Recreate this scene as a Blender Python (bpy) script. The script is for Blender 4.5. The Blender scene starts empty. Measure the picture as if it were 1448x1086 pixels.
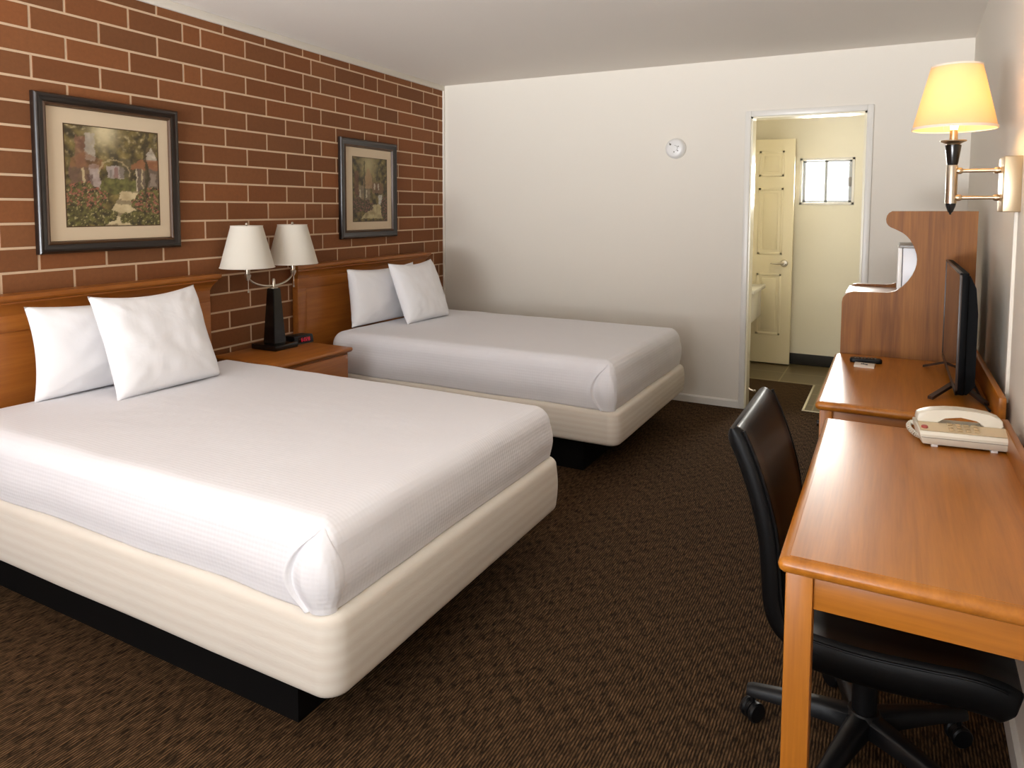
import bpy, bmesh, math, random
import numpy as np
from mathutils import Vector, Matrix, noise
random.seed(7)
S = bpy.context.scene
COL = S.collection
PI = math.pi

# ------------------------------------------------------------------ place
W_ROOM, LW, RW, H = 3.8254, 0.058657, 0.023503, 2.44
YB = -8.00                                   # wall behind the camera
def xl(y): return -LW * y                    # left wall line
def xr(y): return W_ROOM + RW * y            # right wall line
LANG = math.atan(LW)

# ------------------------------------------------------------------ colour + materials
def lin(c):
    if isinstance(c, str):
        c = [int(c[i:i+2], 16) / 255 for i in (0, 2, 4)]
    return tuple((v/12.92 if v <= .04045 else ((v+.055)/1.055)**2.4) for v in c[:3]) + (1.0,)

def new_mat(name):
    m = bpy.data.materials.new(name); m.use_nodes = True
    nt = m.node_tree; b = nt.nodes['Principled BSDF']
    return m, nt, b
def N(nt, t, **kw):
    n = nt.nodes.new(t)
    for k, v in kw.items():
        if k in n.inputs.keys(): n.inputs[k].default_value = v
        else: setattr(n, k, v)
    return n
def L(nt, a, b): nt.links.new(a, b)

def plain(name, col, rough=.5, metal=0, spec=.5, bump=None, emit=None, estr=0, coat=0, sheen=0, var=0):
    m, nt, b = new_mat(name)
    b.inputs['Base Color'].default_value = lin(col); b.inputs['Roughness'].default_value = rough
    b.inputs['Metallic'].default_value = metal; b.inputs['Specular IOR Level'].default_value = spec
    if coat: b.inputs['Coat Weight'].default_value = coat; b.inputs['Coat Roughness'].default_value = .08
    if sheen: b.inputs['Sheen Weight'].default_value = sheen
    if emit: b.inputs['Emission Color'].default_value = lin(emit); b.inputs['Emission Strength'].default_value = estr
    tc = N(nt, 'ShaderNodeTexCoord')
    if bump:
        sc, st, dist = bump
        t = N(nt, 'ShaderNodeTexNoise', Scale=sc, Detail=4.0); L(nt, tc.outputs['Object'], t.inputs['Vector'])
        bp = N(nt, 'ShaderNodeBump', Strength=st, Distance=dist); L(nt, t.outputs['Fac'], bp.inputs['Height'])
        L(nt, bp.outputs['Normal'], b.inputs['Normal'])
    if var:
        t = N(nt, 'ShaderNodeTexNoise', Scale=6.0, Detail=3.0); L(nt, tc.outputs['Object'], t.inputs['Vector'])
        hs = N(nt, 'ShaderNodeHueSaturation'); hs.inputs['Color'].default_value = lin(col)
        mr = N(nt, 'ShaderNodeMapRange'); mr.inputs['To Min'].default_value = 1-var; mr.inputs['To Max'].default_value = 1+var
        L(nt, t.outputs['Fac'], mr.inputs['Value']); L(nt, mr.outputs['Result'], hs.inputs['Value']); L(nt, hs.outputs['Color'], b.inputs['Base Color'])
    return m

def wood(name, c1, c2, axis='Y', rough=.35, scale=1.0, grain=1.0, coat=0.0, contrast=(.3, .75)):
    m, nt, b = new_mat(name)
    tc = N(nt, 'ShaderNodeTexCoord'); mp = N(nt, 'ShaderNodeMapping')
    s = [26*scale]*3; s['XYZ'.index(axis)] = 1.6*scale; mp.inputs['Scale'].default_value = s
    L(nt, tc.outputs['Object'], mp.inputs['Vector'])
    n1 = N(nt, 'ShaderNodeTexNoise', Scale=1.0, Detail=6.0, Roughness=.6, Distortion=.6); L(nt, mp.outputs['Vector'], n1.inputs['Vector'])
    mp2 = N(nt, 'ShaderNodeMapping'); s2 = [190*scale]*3; s2['XYZ'.index(axis)] = 7*scale; mp2.inputs['Scale'].default_value = s2
    L(nt, tc.outputs['Object'], mp2.inputs['Vector'])
    n2 = N(nt, 'ShaderNodeTexNoise', Scale=1.0, Detail=3.0); L(nt, mp2.outputs['Vector'], n2.inputs['Vector'])
    mx = N(nt, 'ShaderNodeMath', operation='MULTIPLY_ADD'); mx.inputs[1].default_value = .35*grain
    L(nt, n2.outputs['Fac'], mx.inputs[0]); L(nt, n1.outputs['Fac'], mx.inputs[2])
    rp = N(nt, 'ShaderNodeValToRGB'); e = rp.color_ramp.elements
    e[0].position = contrast[0]+.12*grain; e[0].color = lin(c1); e[1].position = contrast[1]+.2*grain; e[1].color = lin(c2)
    L(nt, mx.outputs[0], rp.inputs['Fac']); L(nt, rp.outputs['Color'], b.inputs['Base Color'])
    b.inputs['Roughness'].default_value = rough
    if coat: b.inputs['Coat Weight'].default_value = coat; b.inputs['Coat Roughness'].default_value = .15
    bp = N(nt, 'ShaderNodeBump', Strength=.06, Distance=.001); L(nt, n2.outputs['Fac'], bp.inputs['Height']); L(nt, bp.outputs['Normal'], b.inputs['Normal'])
    return m

M = {}
M['wall'] = plain('wall_paint', 'e7e0d4', .75, spec=.3, bump=(210, .35, .002))
M['ceil'] = plain('ceiling_paint', 'e8e1d8', .85, spec=.2, bump=(90, .25, .002))
M['bath_wall'] = plain('bathroom_paint', 'eee7d3', .6, spec=.3, bump=(160, .2, .002))
M['trim'] = plain('trim_paint', 'e6e2da', .32)
M['jamb'] = plain('jamb_paint', 'ebe3c8', .25)
M['door'] = plain('door_paint', 'f3e8c9', .35)
M['mortar'] = plain('mortar', 'd2b698', .95, spec=.1, bump=(120, .5, .002))
M['oak'] = wood('honey_wood', '8f5314', 'c27a29', 'Y', .3, contrast=(.22, .95))
M['oak_z'] = wood('honey_wood_upright', '8f5314', 'c27a29', 'Z', .36, contrast=(.22, .95))
M['oak_x'] = wood('honey_wood_cross', '8f5314', 'c27a29', 'X', .36, contrast=(.22, .95))
M['head'] = wood('headboard_wood', '864818', 'b26e2b', 'Y', .33, contrast=(.2, .95))
M['lam'] = wood('laminate', '6a3c15', 'a0682c', 'Z', .58, .7, 1.2, contrast=(.28, .72))
M['lam_edge'] = plain('laminate_edge', 'c9b7a2', .4)
M['deck'] = plain('deck_laminate', 'cdb6ab', .3)
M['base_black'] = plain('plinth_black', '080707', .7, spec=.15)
M['leather'] = plain('black_leather', '080809', .4, spec=.25, bump=(260, .12, .001))
M['plastic_blk'] = plain('black_plastic', '0d0d0f', .42, spec=.35)
M['chrome'] = plain('brushed_nickel', 'c8bfb0', .28, metal=1)
M['brass'] = plain('satin_brass', 'c6b294', .36, metal=1)
M['dark_wood'] = plain('ebony_lacquer', '0e0b0a', .22)
M['frame'] = plain('frame_lacquer', '1c120d', .28, coat=.3)
M['frame_in'] = plain('frame_bronze', '4a3018', .4)
M['mat'] = plain('mat_board', 'd3bfa2', .8, spec=.2)
M['tv'] = plain('tv_shell', '070708', .55, spec=.08)
M['tv_bezel'] = plain('tv_bezel', '3a2f29', .35)
M['screen'] = plain('tv_screen', '050505', .05, spec=.8)
M['tv_foot'] = plain('tv_foot_metal', '4a3c35', .35, metal=.6)
M['phone'] = plain('ivory_plastic', 'dcd5c4', .35)
M['phone_face'] = plain('tan_faceplate', 'cdb896', .45)
M['phone_key'] = plain('phone_keys', 'bba27c', .45)
M['phone_dark'] = plain('phone_seam_grey', '8b8372', .5)  # grey of the joint line along the case
M['phone_red'] = plain('message_lamp_red', 'a4473f', .3)
M['white'] = plain('white_plastic', 'e9e7e4', .35)
M['vent'] = plain('grey_vent', '6f675c', .6)
M['paper'] = plain('paper', 'e3d8cb', .7)
M['ink'] = plain('ink', '4a4650', .7)
M['porcelain'] = plain('porcelain', 'eeece6', .12)
M['appliance'] = plain('appliance_white', 'dadce2', .35)
M['appl_grey'] = plain('appliance_grey', '8f8a84', .4)
M['alu'] = plain('window_aluminium', 'b2b5b9', .5)
M['base_tile'] = plain('dark_tile', '2a2723', .5, spec=.25)
M['led'] = plain('red_led', '200004', .4, emit='ff1440', estr=.4)
M['clock_face'] = plain('clock_face', '16050a', .15)
M['bulb'] = plain('lit_bulb', 'fff0cc', .4, emit='ffd890', estr=25)
M['cable'] = plain('black_cable', '0a0a0a', .5)
M['sheet'] = plain('white_sheet', 'e9e7ea', .85, spec=.2, bump=(60, .15, .004), sheen=.1)

def pillow_mat():
    m, nt, b = new_mat('pillow_cotton')
    b.inputs['Base Color'].default_value = lin('f1f0f2'); b.inputs['Roughness'].default_value = .85; b.inputs['Specular IOR Level'].default_value = .2
    tc = N(nt, 'ShaderNodeTexCoord')
    t = N(nt, 'ShaderNodeTexNoise', Scale=7.0, Detail=3.0, Distortion=1.0); L(nt, tc.outputs['Object'], t.inputs['Vector'])
    bp = N(nt, 'ShaderNodeBump', Strength=.22, Distance=.014); L(nt, t.outputs['Fac'], bp.inputs['Height']); L(nt, bp.outputs['Normal'], b.inputs['Normal'])
    return m
M['pillow'] = pillow_mat()

def coverlet_mat():
    m, nt, b = new_mat('white_coverlet')
    b.inputs['Base Color'].default_value = lin('ecebef'); b.inputs['Roughness'].default_value = .8; b.inputs['Specular IOR Level'].default_value = .25
    tc = N(nt, 'ShaderNodeTexCoord')
    hs = []
    for ax in 'XY':
        w = N(nt, 'ShaderNodeTexWave', wave_type='BANDS', bands_direction=ax, Scale=24.0 if ax == 'X' else 24.0, Distortion=.6); w.inputs['Detail Scale'].default_value = 2
        L(nt, tc.outputs['Object'], w.inputs['Vector']); hs.append(w)
    wz = N(nt, 'ShaderNodeTexWave', wave_type='BANDS', bands_direction='Z', Scale=24.0, Distortion=.6); L(nt, tc.outputs['Object'], wz.inputs['Vector'])
    a = N(nt, 'ShaderNodeMath', operation='ADD'); L(nt, hs[0].outputs['Fac'], a.inputs[0]); L(nt, hs[1].outputs['Fac'], a.inputs[1])
    a2 = N(nt, 'ShaderNodeMath', operation='ADD'); L(nt, a.outputs[0], a2.inputs[0]); L(nt, wz.outputs['Fac'], a2.inputs[1])
    t = N(nt, 'ShaderNodeTexNoise', Scale=5.0, Detail=3.0); L(nt, tc.outputs['Object'], t.inputs['Vector'])
    b1 = N(nt, 'ShaderNodeBump', Strength=.14, Distance=.002); L(nt, a2.outputs[0], b1.inputs['Height'])
    b2 = N(nt, 'ShaderNodeBump', Strength=.18, Distance=.03); L(nt, t.outputs['Fac'], b2.inputs['Height']); L(nt, b1.outputs['Normal'], b2.inputs['Normal'])
    L(nt, b2.outputs['Normal'], b.inputs['Normal'])
    return m
M['coverlet'] = coverlet_mat()

def boxspring_mat():
    m, nt, b = new_mat('box_spring_ticking')
    b.inputs['Roughness'].default_value = .8; b.inputs['Specular IOR Level'].default_value = .2
    tc = N(nt, 'ShaderNodeTexCoord')
    w = N(nt, 'ShaderNodeTexWave', wave_type='BANDS', bands_direction='Z', Scale=9.0, Distortion=.8); w.inputs['Detail Scale'].default_value = 1.5
    L(nt, tc.outputs['Object'], w.inputs['Vector'])
    rp = N(nt, 'ShaderNodeValToRGB'); e = rp.color_ramp.elements
    e[0].color = lin('ddd4c8'); e[1].color = lin('e3dcd1'); L(nt, w.outputs['Fac'], rp.inputs['Fac']); L(nt, rp.outputs['Color'], b.inputs['Base Color'])
    mp = N(nt, 'ShaderNodeMapping'); mp.inputs['Scale'].default_value = (25, 25, 160); L(nt, tc.outputs['Object'], mp.inputs['Vector'])
    t = N(nt, 'ShaderNodeTexNoise', Scale=1.0, Detail=3.0); L(nt, mp.outputs['Vector'], t.inputs['Vector'])
    b1 = N(nt, 'ShaderNodeBump', Strength=.10, Distance=.002); L(nt, w.outputs['Fac'], b1.inputs['Height'])
    b2 = N(nt, 'ShaderNodeBump', Strength=.2, Distance=.002); L(nt, t.outputs['Fac'], b2.inputs['Height']); L(nt, b1.outputs['Normal'], b2.inputs['Normal'])
    L(nt, b2.outputs['Normal'], b.inputs['Normal'])
    return m
M['boxspring'] = boxspring_mat()

def brick_mat():
    m, nt, b = new_mat('brown_brick')
    b.inputs['Roughness'].default_value = .75; b.inputs['Specular IOR Level'].default_value = .25
    at = N(nt, 'ShaderNodeAttribute', attribute_name='tint')
    tc = N(nt, 'ShaderNodeTexCoord')
    t = N(nt, 'ShaderNodeTexNoise', Scale=55.0, Detail=6.0, Roughness=.7); L(nt, tc.outputs['Object'], t.inputs['Vector'])
    mr = N(nt, 'ShaderNodeMapRange'); mr.inputs['To Min'].default_value = .8; mr.inputs['To Max'].default_value = 1.2
    L(nt, t.outputs['Fac'], mr.inputs['Value'])
    mx = N(nt, 'ShaderNodeVectorMath', operation='SCALE'); L(nt, at.outputs['Color'], mx.inputs[0]); L(nt, mr.outputs['Result'], mx.inputs['Scale'])
    L(nt, mx.outputs['Vector'], b.inputs['Base Color'])
    bp = N(nt, 'ShaderNodeBump', Strength=.3, Distance=.002); L(nt, t.outputs['Fac'], bp.inputs['Height']); L(nt, bp.outputs['Normal'], b.inputs['Normal'])
    return m
M['brick'] = brick_mat()

def carpet_mat():
    m, nt, b = new_mat('brown_ribbed_carpet')
    b.inputs['Roughness'].default_value = .95; b.inputs['Specular IOR Level'].default_value = .08
    tc = N(nt, 'ShaderNodeTexCoord'); sp = N(nt, 'ShaderNodeSeparateXYZ'); 
    nw = N(nt, 'ShaderNodeTexNoise', Scale=40.0, Detail=2.0); L(nt, tc.outputs['Object'], nw.inputs['Vector'])
    dv = N(nt, 'ShaderNodeVectorMath', operation='SCALE'); dv.inputs['Scale'].default_value = .004; L(nt, nw.outputs['Color'], dv.inputs[0])
    ad = N(nt, 'ShaderNodeVectorMath', operation='ADD'); L(nt, tc.outputs['Object'], ad.inputs[0]); L(nt, dv.outputs['Vector'], ad.inputs[1])
    L(nt, ad.outputs['Vector'], sp.inputs['Vector'])
    # ribs along Y, broken into short stitches
    mu = N(nt, 'ShaderNodeMath', operation='MULTIPLY'); mu.inputs[1].default_value = 2*PI/.0085; L(nt, sp.outputs['X'], mu.inputs[0])
    si = N(nt, 'ShaderNodeMath', operation='SINE'); L(nt, mu.outputs[0], si.inputs[0])
    mp = N(nt, 'ShaderNodeMapping'); mp.inputs['Scale'].default_value = (118, 28, 1); L(nt, tc.outputs['Object'], mp.inputs['Vector'])
    st = N(nt, 'ShaderNodeTexNoise', Scale=1.0, Detail=2.0, Roughness=.6); L(nt, mp.outputs['Vector'], st.inputs['Vector'])
    # soft block weave
    ck = N(nt, 'ShaderNodeTexChecker', Scale=22.0); ck.inputs['Color1'].default_value = (1, 1, 1, 1); ck.inputs['Color2'].default_value = (.0, .0, .0, 1)
    L(nt, ad.outputs['Vector'], ck.inputs['Vector'])
    v = N(nt, 'ShaderNodeMapRange'); v.inputs['From Min'].default_value = -1; v.inputs['From Max'].default_value = 1; L(nt, si.outputs[0], v.inputs['Value'])
    h = N(nt, 'ShaderNodeMath', operation='MULTIPLY'); L(nt, v.outputs['Result'], h.inputs[0]); 
    s2 = N(nt, 'ShaderNodeMapRange'); s2.inputs['From Min'].default_value = .32; s2.inputs['From Max'].default_value = .68; L(nt, st.outputs['Fac'], s2.inputs['Value'])
    L(nt, s2.outputs['Result'], h.inputs[1])
    k = N(nt, 'ShaderNodeMath', operation='MULTIPLY_ADD'); k.inputs[1].default_value = .08; L(nt, ck.outputs['Fac'], k.inputs[0]); L(nt, h.outputs[0], k.inputs[2])
    rp = N(nt, 'ShaderNodeValToRGB'); e = rp.color_ramp.elements
    e[0].position = .05; e[0].color = lin('241a11'); e[1].position = .98; e[1].color = lin('765a3d')
    L(nt, k.outputs[0], rp.inputs['Fac']); L(nt, rp.outputs['Color'], b.inputs['Base Color'])
    bp = N(nt, 'ShaderNodeBump', Strength=.6, Distance=.004); L(nt, h.outputs[0], bp.inputs['Height']); L(nt, bp.outputs['Normal'], b.inputs['Normal'])
    return m
M['carpet'] = carpet_mat()

def tile_mat():
    m, nt, b = new_mat('slate_floor_tile')
    b.inputs['Roughness'].default_value = .35
    tc = N(nt, 'ShaderNodeTexCoord')
    br = N(nt, 'ShaderNodeTexBrick', offset=0.0, Scale=1.0); br.inputs['Brick Width'].default_value = .33; br.inputs['Row Height'].default_value = .33
    br.inputs['Mortar Size'].default_value = .006
    br.inputs['Color1'].default_value = lin('6b5d40'); br.inputs['Color2'].default_value = lin('655739'); br.inputs['Mortar'].default_value = lin('948563')
    L(nt, tc.outputs['Object'], br.inputs['Vector']); L(nt, br.outputs['Color'], b.inputs['Base Color'])
    return m
M['tile'] = tile_mat()

def shade_mat(name, col, tr):
    m, nt, b = new_mat(name); out = nt.nodes['Material Output']; nt.nodes.remove(b)
    d = N(nt, 'ShaderNodeBsdfDiffuse'); d.inputs['Color'].default_value = lin(col)
    t = N(nt, 'ShaderNodeBsdfTranslucent'); t.inputs['Color'].default_value = lin(col)
    mx = N(nt, 'ShaderNodeMixShader'); mx.inputs[0].default_value = tr
    L(nt, d.outputs[0], mx.inputs[1]); L(nt, t.outputs[0], mx.inputs[2]); L(nt, mx.outputs[0], out.inputs['Surface'])
    return m
M['shade_lit'] = shade_mat('parchment_shade', 'ead2ae', .5)
M['shade'] = shade_mat('white_linen_shade', 'f2ece0', .35)

def glass_mat():
    m, nt, b = new_mat('clear_glass'); out = nt.nodes['Material Output']; nt.nodes.remove(b)
    t = N(nt, 'ShaderNodeBsdfTransparent'); g = N(nt, 'ShaderNodeBsdfGlossy'); g.inputs['Roughness'].default_value = .03
    fr = N(nt, 'ShaderNodeFresnel'); fr.inputs['IOR'].default_value = 1.45
    mx = N(nt, 'ShaderNodeMixShader'); L(nt, fr.outputs[0], mx.inputs[0]); L(nt, t.outputs[0], mx.inputs[1]); L(nt, g.outputs[0], mx.inputs[2]); L(nt, mx.outputs[0], out.inputs['Surface'])
    return m
M['glass'] = glass_mat()

def print_mat():
    m, nt, b = new_mat('printed_picture')
    at = N(nt, 'ShaderNodeAttribute', attribute_name='ink'); L(nt, at.outputs['Color'], b.inputs['Base Color']); b.inputs['Roughness'].default_value = .55
    return m
M['print'] = print_mat()

# ------------------------------------------------------------------ object plumbing
WM = {}
def set_tags(o, label=None, cat=None, group=None, kind=None):
    if label: o['label'] = label
    if cat: o['category'] = cat
    if group: o['group'] = group
    if kind: o['kind'] = kind
def thing(name, loc, label, cat, group=None, rot=0):
    o = bpy.data.objects.new(name, None); COL.objects.link(o); o.empty_display_size = .05
    o.location = loc; o.rotation_euler = (0, 0, rot)
    WM[o.name] = Matrix.Translation(loc) @ Matrix.Rotation(rot, 4, 'Z')
    set_tags(o, label, cat, group); return o
def obj(name, bm, mat, parent=None, loc=None, smooth=True, label=None, cat=None, group=None, kind=None, local=False, angle=35, rot=0):
    """bm is in world coordinates unless local; stored relative to the parent / loc."""
    me = bpy.data.meshes.new(name)
    if parent is not None: mw = WM[parent.name]
    elif loc is not None: mw = Matrix.Translation(loc) @ Matrix.Rotation(rot, 4, 'Z')
    else: mw = Matrix.Identity(4)
    if not local: bm.transform(mw.inverted())
    bmesh.ops.recalc_face_normals(bm, faces=bm.faces[:])
    if smooth:
        for f in bm.faces: f.smooth = True
        for e in bm.edges:
            if len(e.link_faces) == 2 and e.calc_face_angle(0) > math.radians(angle): e.smooth = False
    bm.to_mesh(me); bm.free()
    for m in (mat if isinstance(mat, (list, tuple)) else [mat]): me.materials.append(M[m] if isinstance(m, str) else m)
    o = bpy.data.objects.new(name, me); COL.objects.link(o)
    if parent is not None: o.parent = parent; WM[o.name] = mw.copy()
    else: o.location = mw.translation; o.rotation_euler = (0, 0, rot); WM[o.name] = mw.copy()
    set_tags(o, label, cat, group, kind); return o
def dup(root, loc, rot, label=None, group=None):
    r = root.copy(); COL.objects.link(r); r.location = loc; r.rotation_euler = (0, 0, rot)
    WM[r.name] = Matrix.Translation(loc) @ Matrix.Rotation(rot, 4, 'Z')
    if label: r['label'] = label
    for ch in list(root.children):
        c = ch.copy(); COL.objects.link(c); c.parent = r; WM[c.name] = WM[r.name].copy()
        for g in list(ch.children):
            d = g.copy(); COL.objects.link(d); d.parent = c
    return r

def B(): return bmesh.new()
def box(bm, x0, x1, y0, y1, z0, z1, bev=0, seg=2, mat_index=0):
    r = bmesh.ops.create_cube(bm, size=1)
    vs = r['verts']
    for v in vs:
        v.co = Vector(((x0+x1)/2 + v.co.x*(x1-x0), (y0+y1)/2 + v.co.y*(y1-y0), (z0+z1)/2 + v.co.z*(z1-z0)))
    if bev:
        es = list({e for v in vs for e in v.link_edges})
        bmesh.ops.bevel(bm, geom=es, offset=bev, segments=seg, affect='EDGES', profile=.5)
    return bm
def prism(bm, poly, axis, a0, a1, bev=0):
    """extrude a 2-D polygon. axis 'y': poly=(x,z); axis 'x': poly=(y,z); axis 'z': poly=(x,y)"""
    def P(p, a):
        return {'y': (p[0], a, p[1]), 'x': (a, p[0], p[1]), 'z': (p[0], p[1], a)}[axis]
    v0 = [bm.verts.new(P(p, a0)) for p in poly]; v1 = [bm.verts.new(P(p, a1)) for p in poly]
    n = len(poly); f0 = bm.faces.new(v0); f1 = bm.faces.new(v1[::-1])
    for i in range(n): bm.faces.new((v0[i], v1[i], v1[(i+1) % n], v0[(i+1) % n]))
    if bev:
        es = list(f0.edges)+list(f1.edges)
        bmesh.ops.bevel(bm, geom=es, offset=bev, segments=2, affect='EDGES', profile=.5)
    return bm
def lathe(bm, prof, c=(0, 0, 0), n=32, cap=True):
    loops = []
    for r, z in prof:
        loops.append([bm.verts.new((c[0]+r*math.cos(2*PI*i/n), c[1]+r*math.sin(2*PI*i/n), c[2]+z)) for i in range(n)])
    for a, b in zip(loops, loops[1:]):
        for i in range(n): bm.faces.new((a[i], a[(i+1) % n], b[(i+1) % n], b[i]))
    if cap: bm.faces.new(loops[0]); bm.faces.new(loops[-1])
    return bm
def tube(bm, pts, r, n=10, closed=False, cap=True):
    pts = [Vector(p) for p in pts]; loops = []
    rs = r if isinstance(r, (list, tuple)) else [r]*len(pts)
    up = None
    for i, p in enumerate(pts):
        t = (pts[min(i+1, len(pts)-1)] - pts[max(i-1, 0)]).normalized()
        if up is None:
            up = Vector((0, 0, 1)) if abs(t.z) < .9 else Vector((1, 0, 0))
        a = t.cross(up).normalized(); up = a.cross(t).normalized()
        loops.append([bm.verts.new(p + (a*math.cos(2*PI*k/n) + up*math.sin(2*PI*k/n))*rs[i]) for k in range(n)])
    for a, b in zip(loops, loops[1:]):
        for k in range(n): bm.faces.new((a[k], a[(k+1) % n], b[(k+1) % n], b[k]))
    if cap: bm.faces.new(loops[0]); bm.faces.new(loops[-1])
    return bm
def rloop(x0, x1, y0, y1, r, nc=8, ne=14):
    pts = []
    cs = [(x1-r, y1-r, 0), (x0+r, y1-r, PI/2), (x0+r, y0+r, PI), (x1-r, y0+r, 1.5*PI)]
    for i, (cx, cy, a0) in enumerate(cs):
        for k in range(nc+1):
            a = a0 + PI/2*k/nc; pts.append((cx+r*math.cos(a), cy+r*math.sin(a)))
        nx = cs[(i+1) % 4]; a = nx[2]
        p, q = pts[-1], (nx[0]+r*math.cos(a), nx[1]+r*math.sin(a))
        for k in range(1, ne): pts.append((p[0]+(q[0]-p[0])*k/ne, p[1]+(q[1]-p[1])*k/ne))
    return pts
def loft(bm, x0, x1, y0, y1, r, prof, disp=None, nc=8, ne=14):
    """prof: list of (inset, z) from bottom to top; capped by faces"""
    loops = []
    for ins, z in prof:
        rr = max(r-ins*.8, .006)
        loop = []
        for x, y in rloop(x0+ins, x1-ins, y0+ins, y1-ins, rr, nc, ne):
            p = Vector((x, y, z))
            if disp: p += disp(p)
            loop.append(bm.verts.new(p))
        loops.append(loop)
    n = len(loops[0])
    for a, b in zip(loops, loops[1:]):
        for i in range(n): bm.faces.new((a[i], a[(i+1) % n], b[(i+1) % n], b[i]))
    bm.faces.new(loops[0][::-1]); bm.faces.new(loops[-1])
    return bm
def rprof(z0, z1, rb, rt, bulge=0, n=7):
    """(inset,z) side profile with rounded bottom (rb) and top (rt) edges"""
    out = []
    for k in range(n+1):
        a = PI/2*k/n; out.append((rb*(1-math.sin(a)), z0+rb*(1-math.cos(a))))
    for k in range(1, 5):
        t = k/5; out.append((-bulge*math.sin(PI*t), z0+rb+(z1-rt-z0-rb)*t))
    for k in range(n+1):
        a = PI/2*k/n; out.append((rt*(1-math.cos(a)), z1-rt+rt*math.sin(a)))
    return out
def cyl(bm, p, q, r, n=16, r2=None):
    return tube(bm, [p, q], [r, r if r2 is None else r2], n)

# ------------------------------------------------------------------ setting
def quad_slab(bm, pts, z0, z1):
    return prism(bm, pts, 'z', z0, z1)

YF2 = 1.72           # far wall of the bathroom
BX0, BX1 = 1.85, 3.5  # bathroom side walls
DX0, DX1, DH = 2.537, 3.258, 2.042
WT = .11             # thickness of the partition
# carpet: the room plus the strip that runs through the doorway
bm = B(); quad_slab(bm, [(xl(YB), YB), (xr(YB), YB), (xr(0), 0), (xl(0), 0)], -.05, 0)
box(bm, DX0-.6, 2.913, 0, .95, -.05, 0)
box(bm, 2.913, DX1, 0, .15, -.05, 0)
obj('floor', bm, 'carpet', kind='structure', smooth=False)
bm = B(); box(bm, BX0, BX1, .95, YF2, -.05, -.002); box(bm, 2.913, BX1, .15, .95, -.05, -.002); box(bm, BX0, DX0-.6, WT, .95, -.05, -.002); box(bm, DX1, BX1, WT, .15, -.05, -.002)
obj('floor_bathroom', bm, 'tile', kind='structure', smooth=False)
bm = B(); box(bm, 2.905, 2.921, .15, .95, -.02, .004, .002); box(bm, 2.905, DX1+.01, .142, .158, -.02, .004, .002)
obj('trim_4', bm, 'jamb', kind='structure')
bm = B(); box(bm, -.3, W_ROOM+.3, YB-.2, .0, H, H+.1); 
obj('ceiling', bm, 'ceil', kind='structure', smooth=False)
bm = B(); box(bm, BX0-.1, BX1+.1, 0.0, YF2+.15, H, H+.1)
obj('ceiling_bathroom', bm, 'bath_wall', kind='structure', smooth=False)

# brick wall: individual bricks proud of a mortar face (local frame: x = into the room, y = along the wall)
bm = B(); cl = bm.loops.layers.float_color.new('tint')
ZT, CR, ZTOP = 2.3492, .10163, 2.397
odd_near = [-2.62 - .3045*k for k in range(19)]
odd = sorted(odd_near + [-2.507, -2.2, -1.887, -1.65, -1.414, -1.1, -.94, -.68, -.313, -.085])
even = sorted([-2.77 - .3045*k for k in range(19)] + [-2.355, -2.045, -1.725, -1.562, -1.26, -.846, -.49, -.17])
JW = .0052
rows = 25; row = 0
zt = ZTOP
k = 0
def brick(y0, y1, z0, z1):
    if y1-y0 < .012 or z1-z0 < .01: return
    b2 = len(bm.faces)
    x0, x1 = -.03, 0.0; bv = .0015
    vs = [bm.verts.new(p) for p in ((x0, y0, z0), (x0, y1, z0), (x0, y1, z1), (x0, y0, z1),
          (x1-bv, y0, z0), (x1-bv, y1, z0), (x1-bv, y1, z1), (x1-bv, y0, z1),
          (x1, y0+bv, z0+bv), (x1, y1-bv, z0+bv), (x1, y1-bv, z1-bv), (x1, y0+bv, z1-bv))]
    fs = [(4, 5, 1, 0), (5, 6, 2, 1), (6, 7, 3, 2), (7, 4, 0, 3), (4, 5, 9, 8), (5, 6, 10, 9), (6, 7, 11, 10), (7, 4, 8, 11), (8, 9, 10, 11)]
    c = np.array(lin('80502f')[:3]); t = random.uniform(.82, 1.14); w = random.uniform(-.06, .06)
    c = np.clip(c*t*np.array([1+w, 1, 1-w]), 0, 1)
    for f in fs:
        fc = bm.faces.new([vs[i] for i in f])
        for lp in fc.loops: lp[cl] = (c[0], c[1], c[2], 1)
edges_z = [ZTOP] + [ZT - i*CR for i in range(24)]
for i in range(len(edges_z)-1):
    z1, z0 = edges_z[i]-JW*(i > 0), edges_z[i+1]+JW
    J = even if i % 2 == 0 else odd
    if i % 2 and i >= 5: J = [j for j in J if abs(j - (-2.62 if i < 13 else -2.507)) > .01]
    J = [YB-.1] + [j for j in J if j > YB-.05] + [0.02]
    for a, b in zip(J, J[1:]): brick(a+JW, b-JW, max(z0, 0), z1)
def lw_frame(name, bm_, mat, **kw):
    return obj(name, bm_, mat, loc=(0, 0, 0), rot=LANG, local=True, **kw)
wl = lw_frame('wall_left', bm, 'brick', smooth=False, kind='structure')
bm = B(); box(bm, -.15, -.002, YB-.15, .1, -.05, H+.02)
mo = obj('mortar_bed', bm, 'mortar', parent=wl, local=True, smooth=False)
bm = B(); box(bm, -.02, .014, YB, -.002, ZTOP, H, .004)
lw_frame('trim_2', bm, 'wall', kind='structure')
bm = B(); box(bm, -.004, .016, -.018, 0.0, 0, ZTOP, .004)
lw_frame('trim_3', bm, 'wall', kind='structure')

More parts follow.
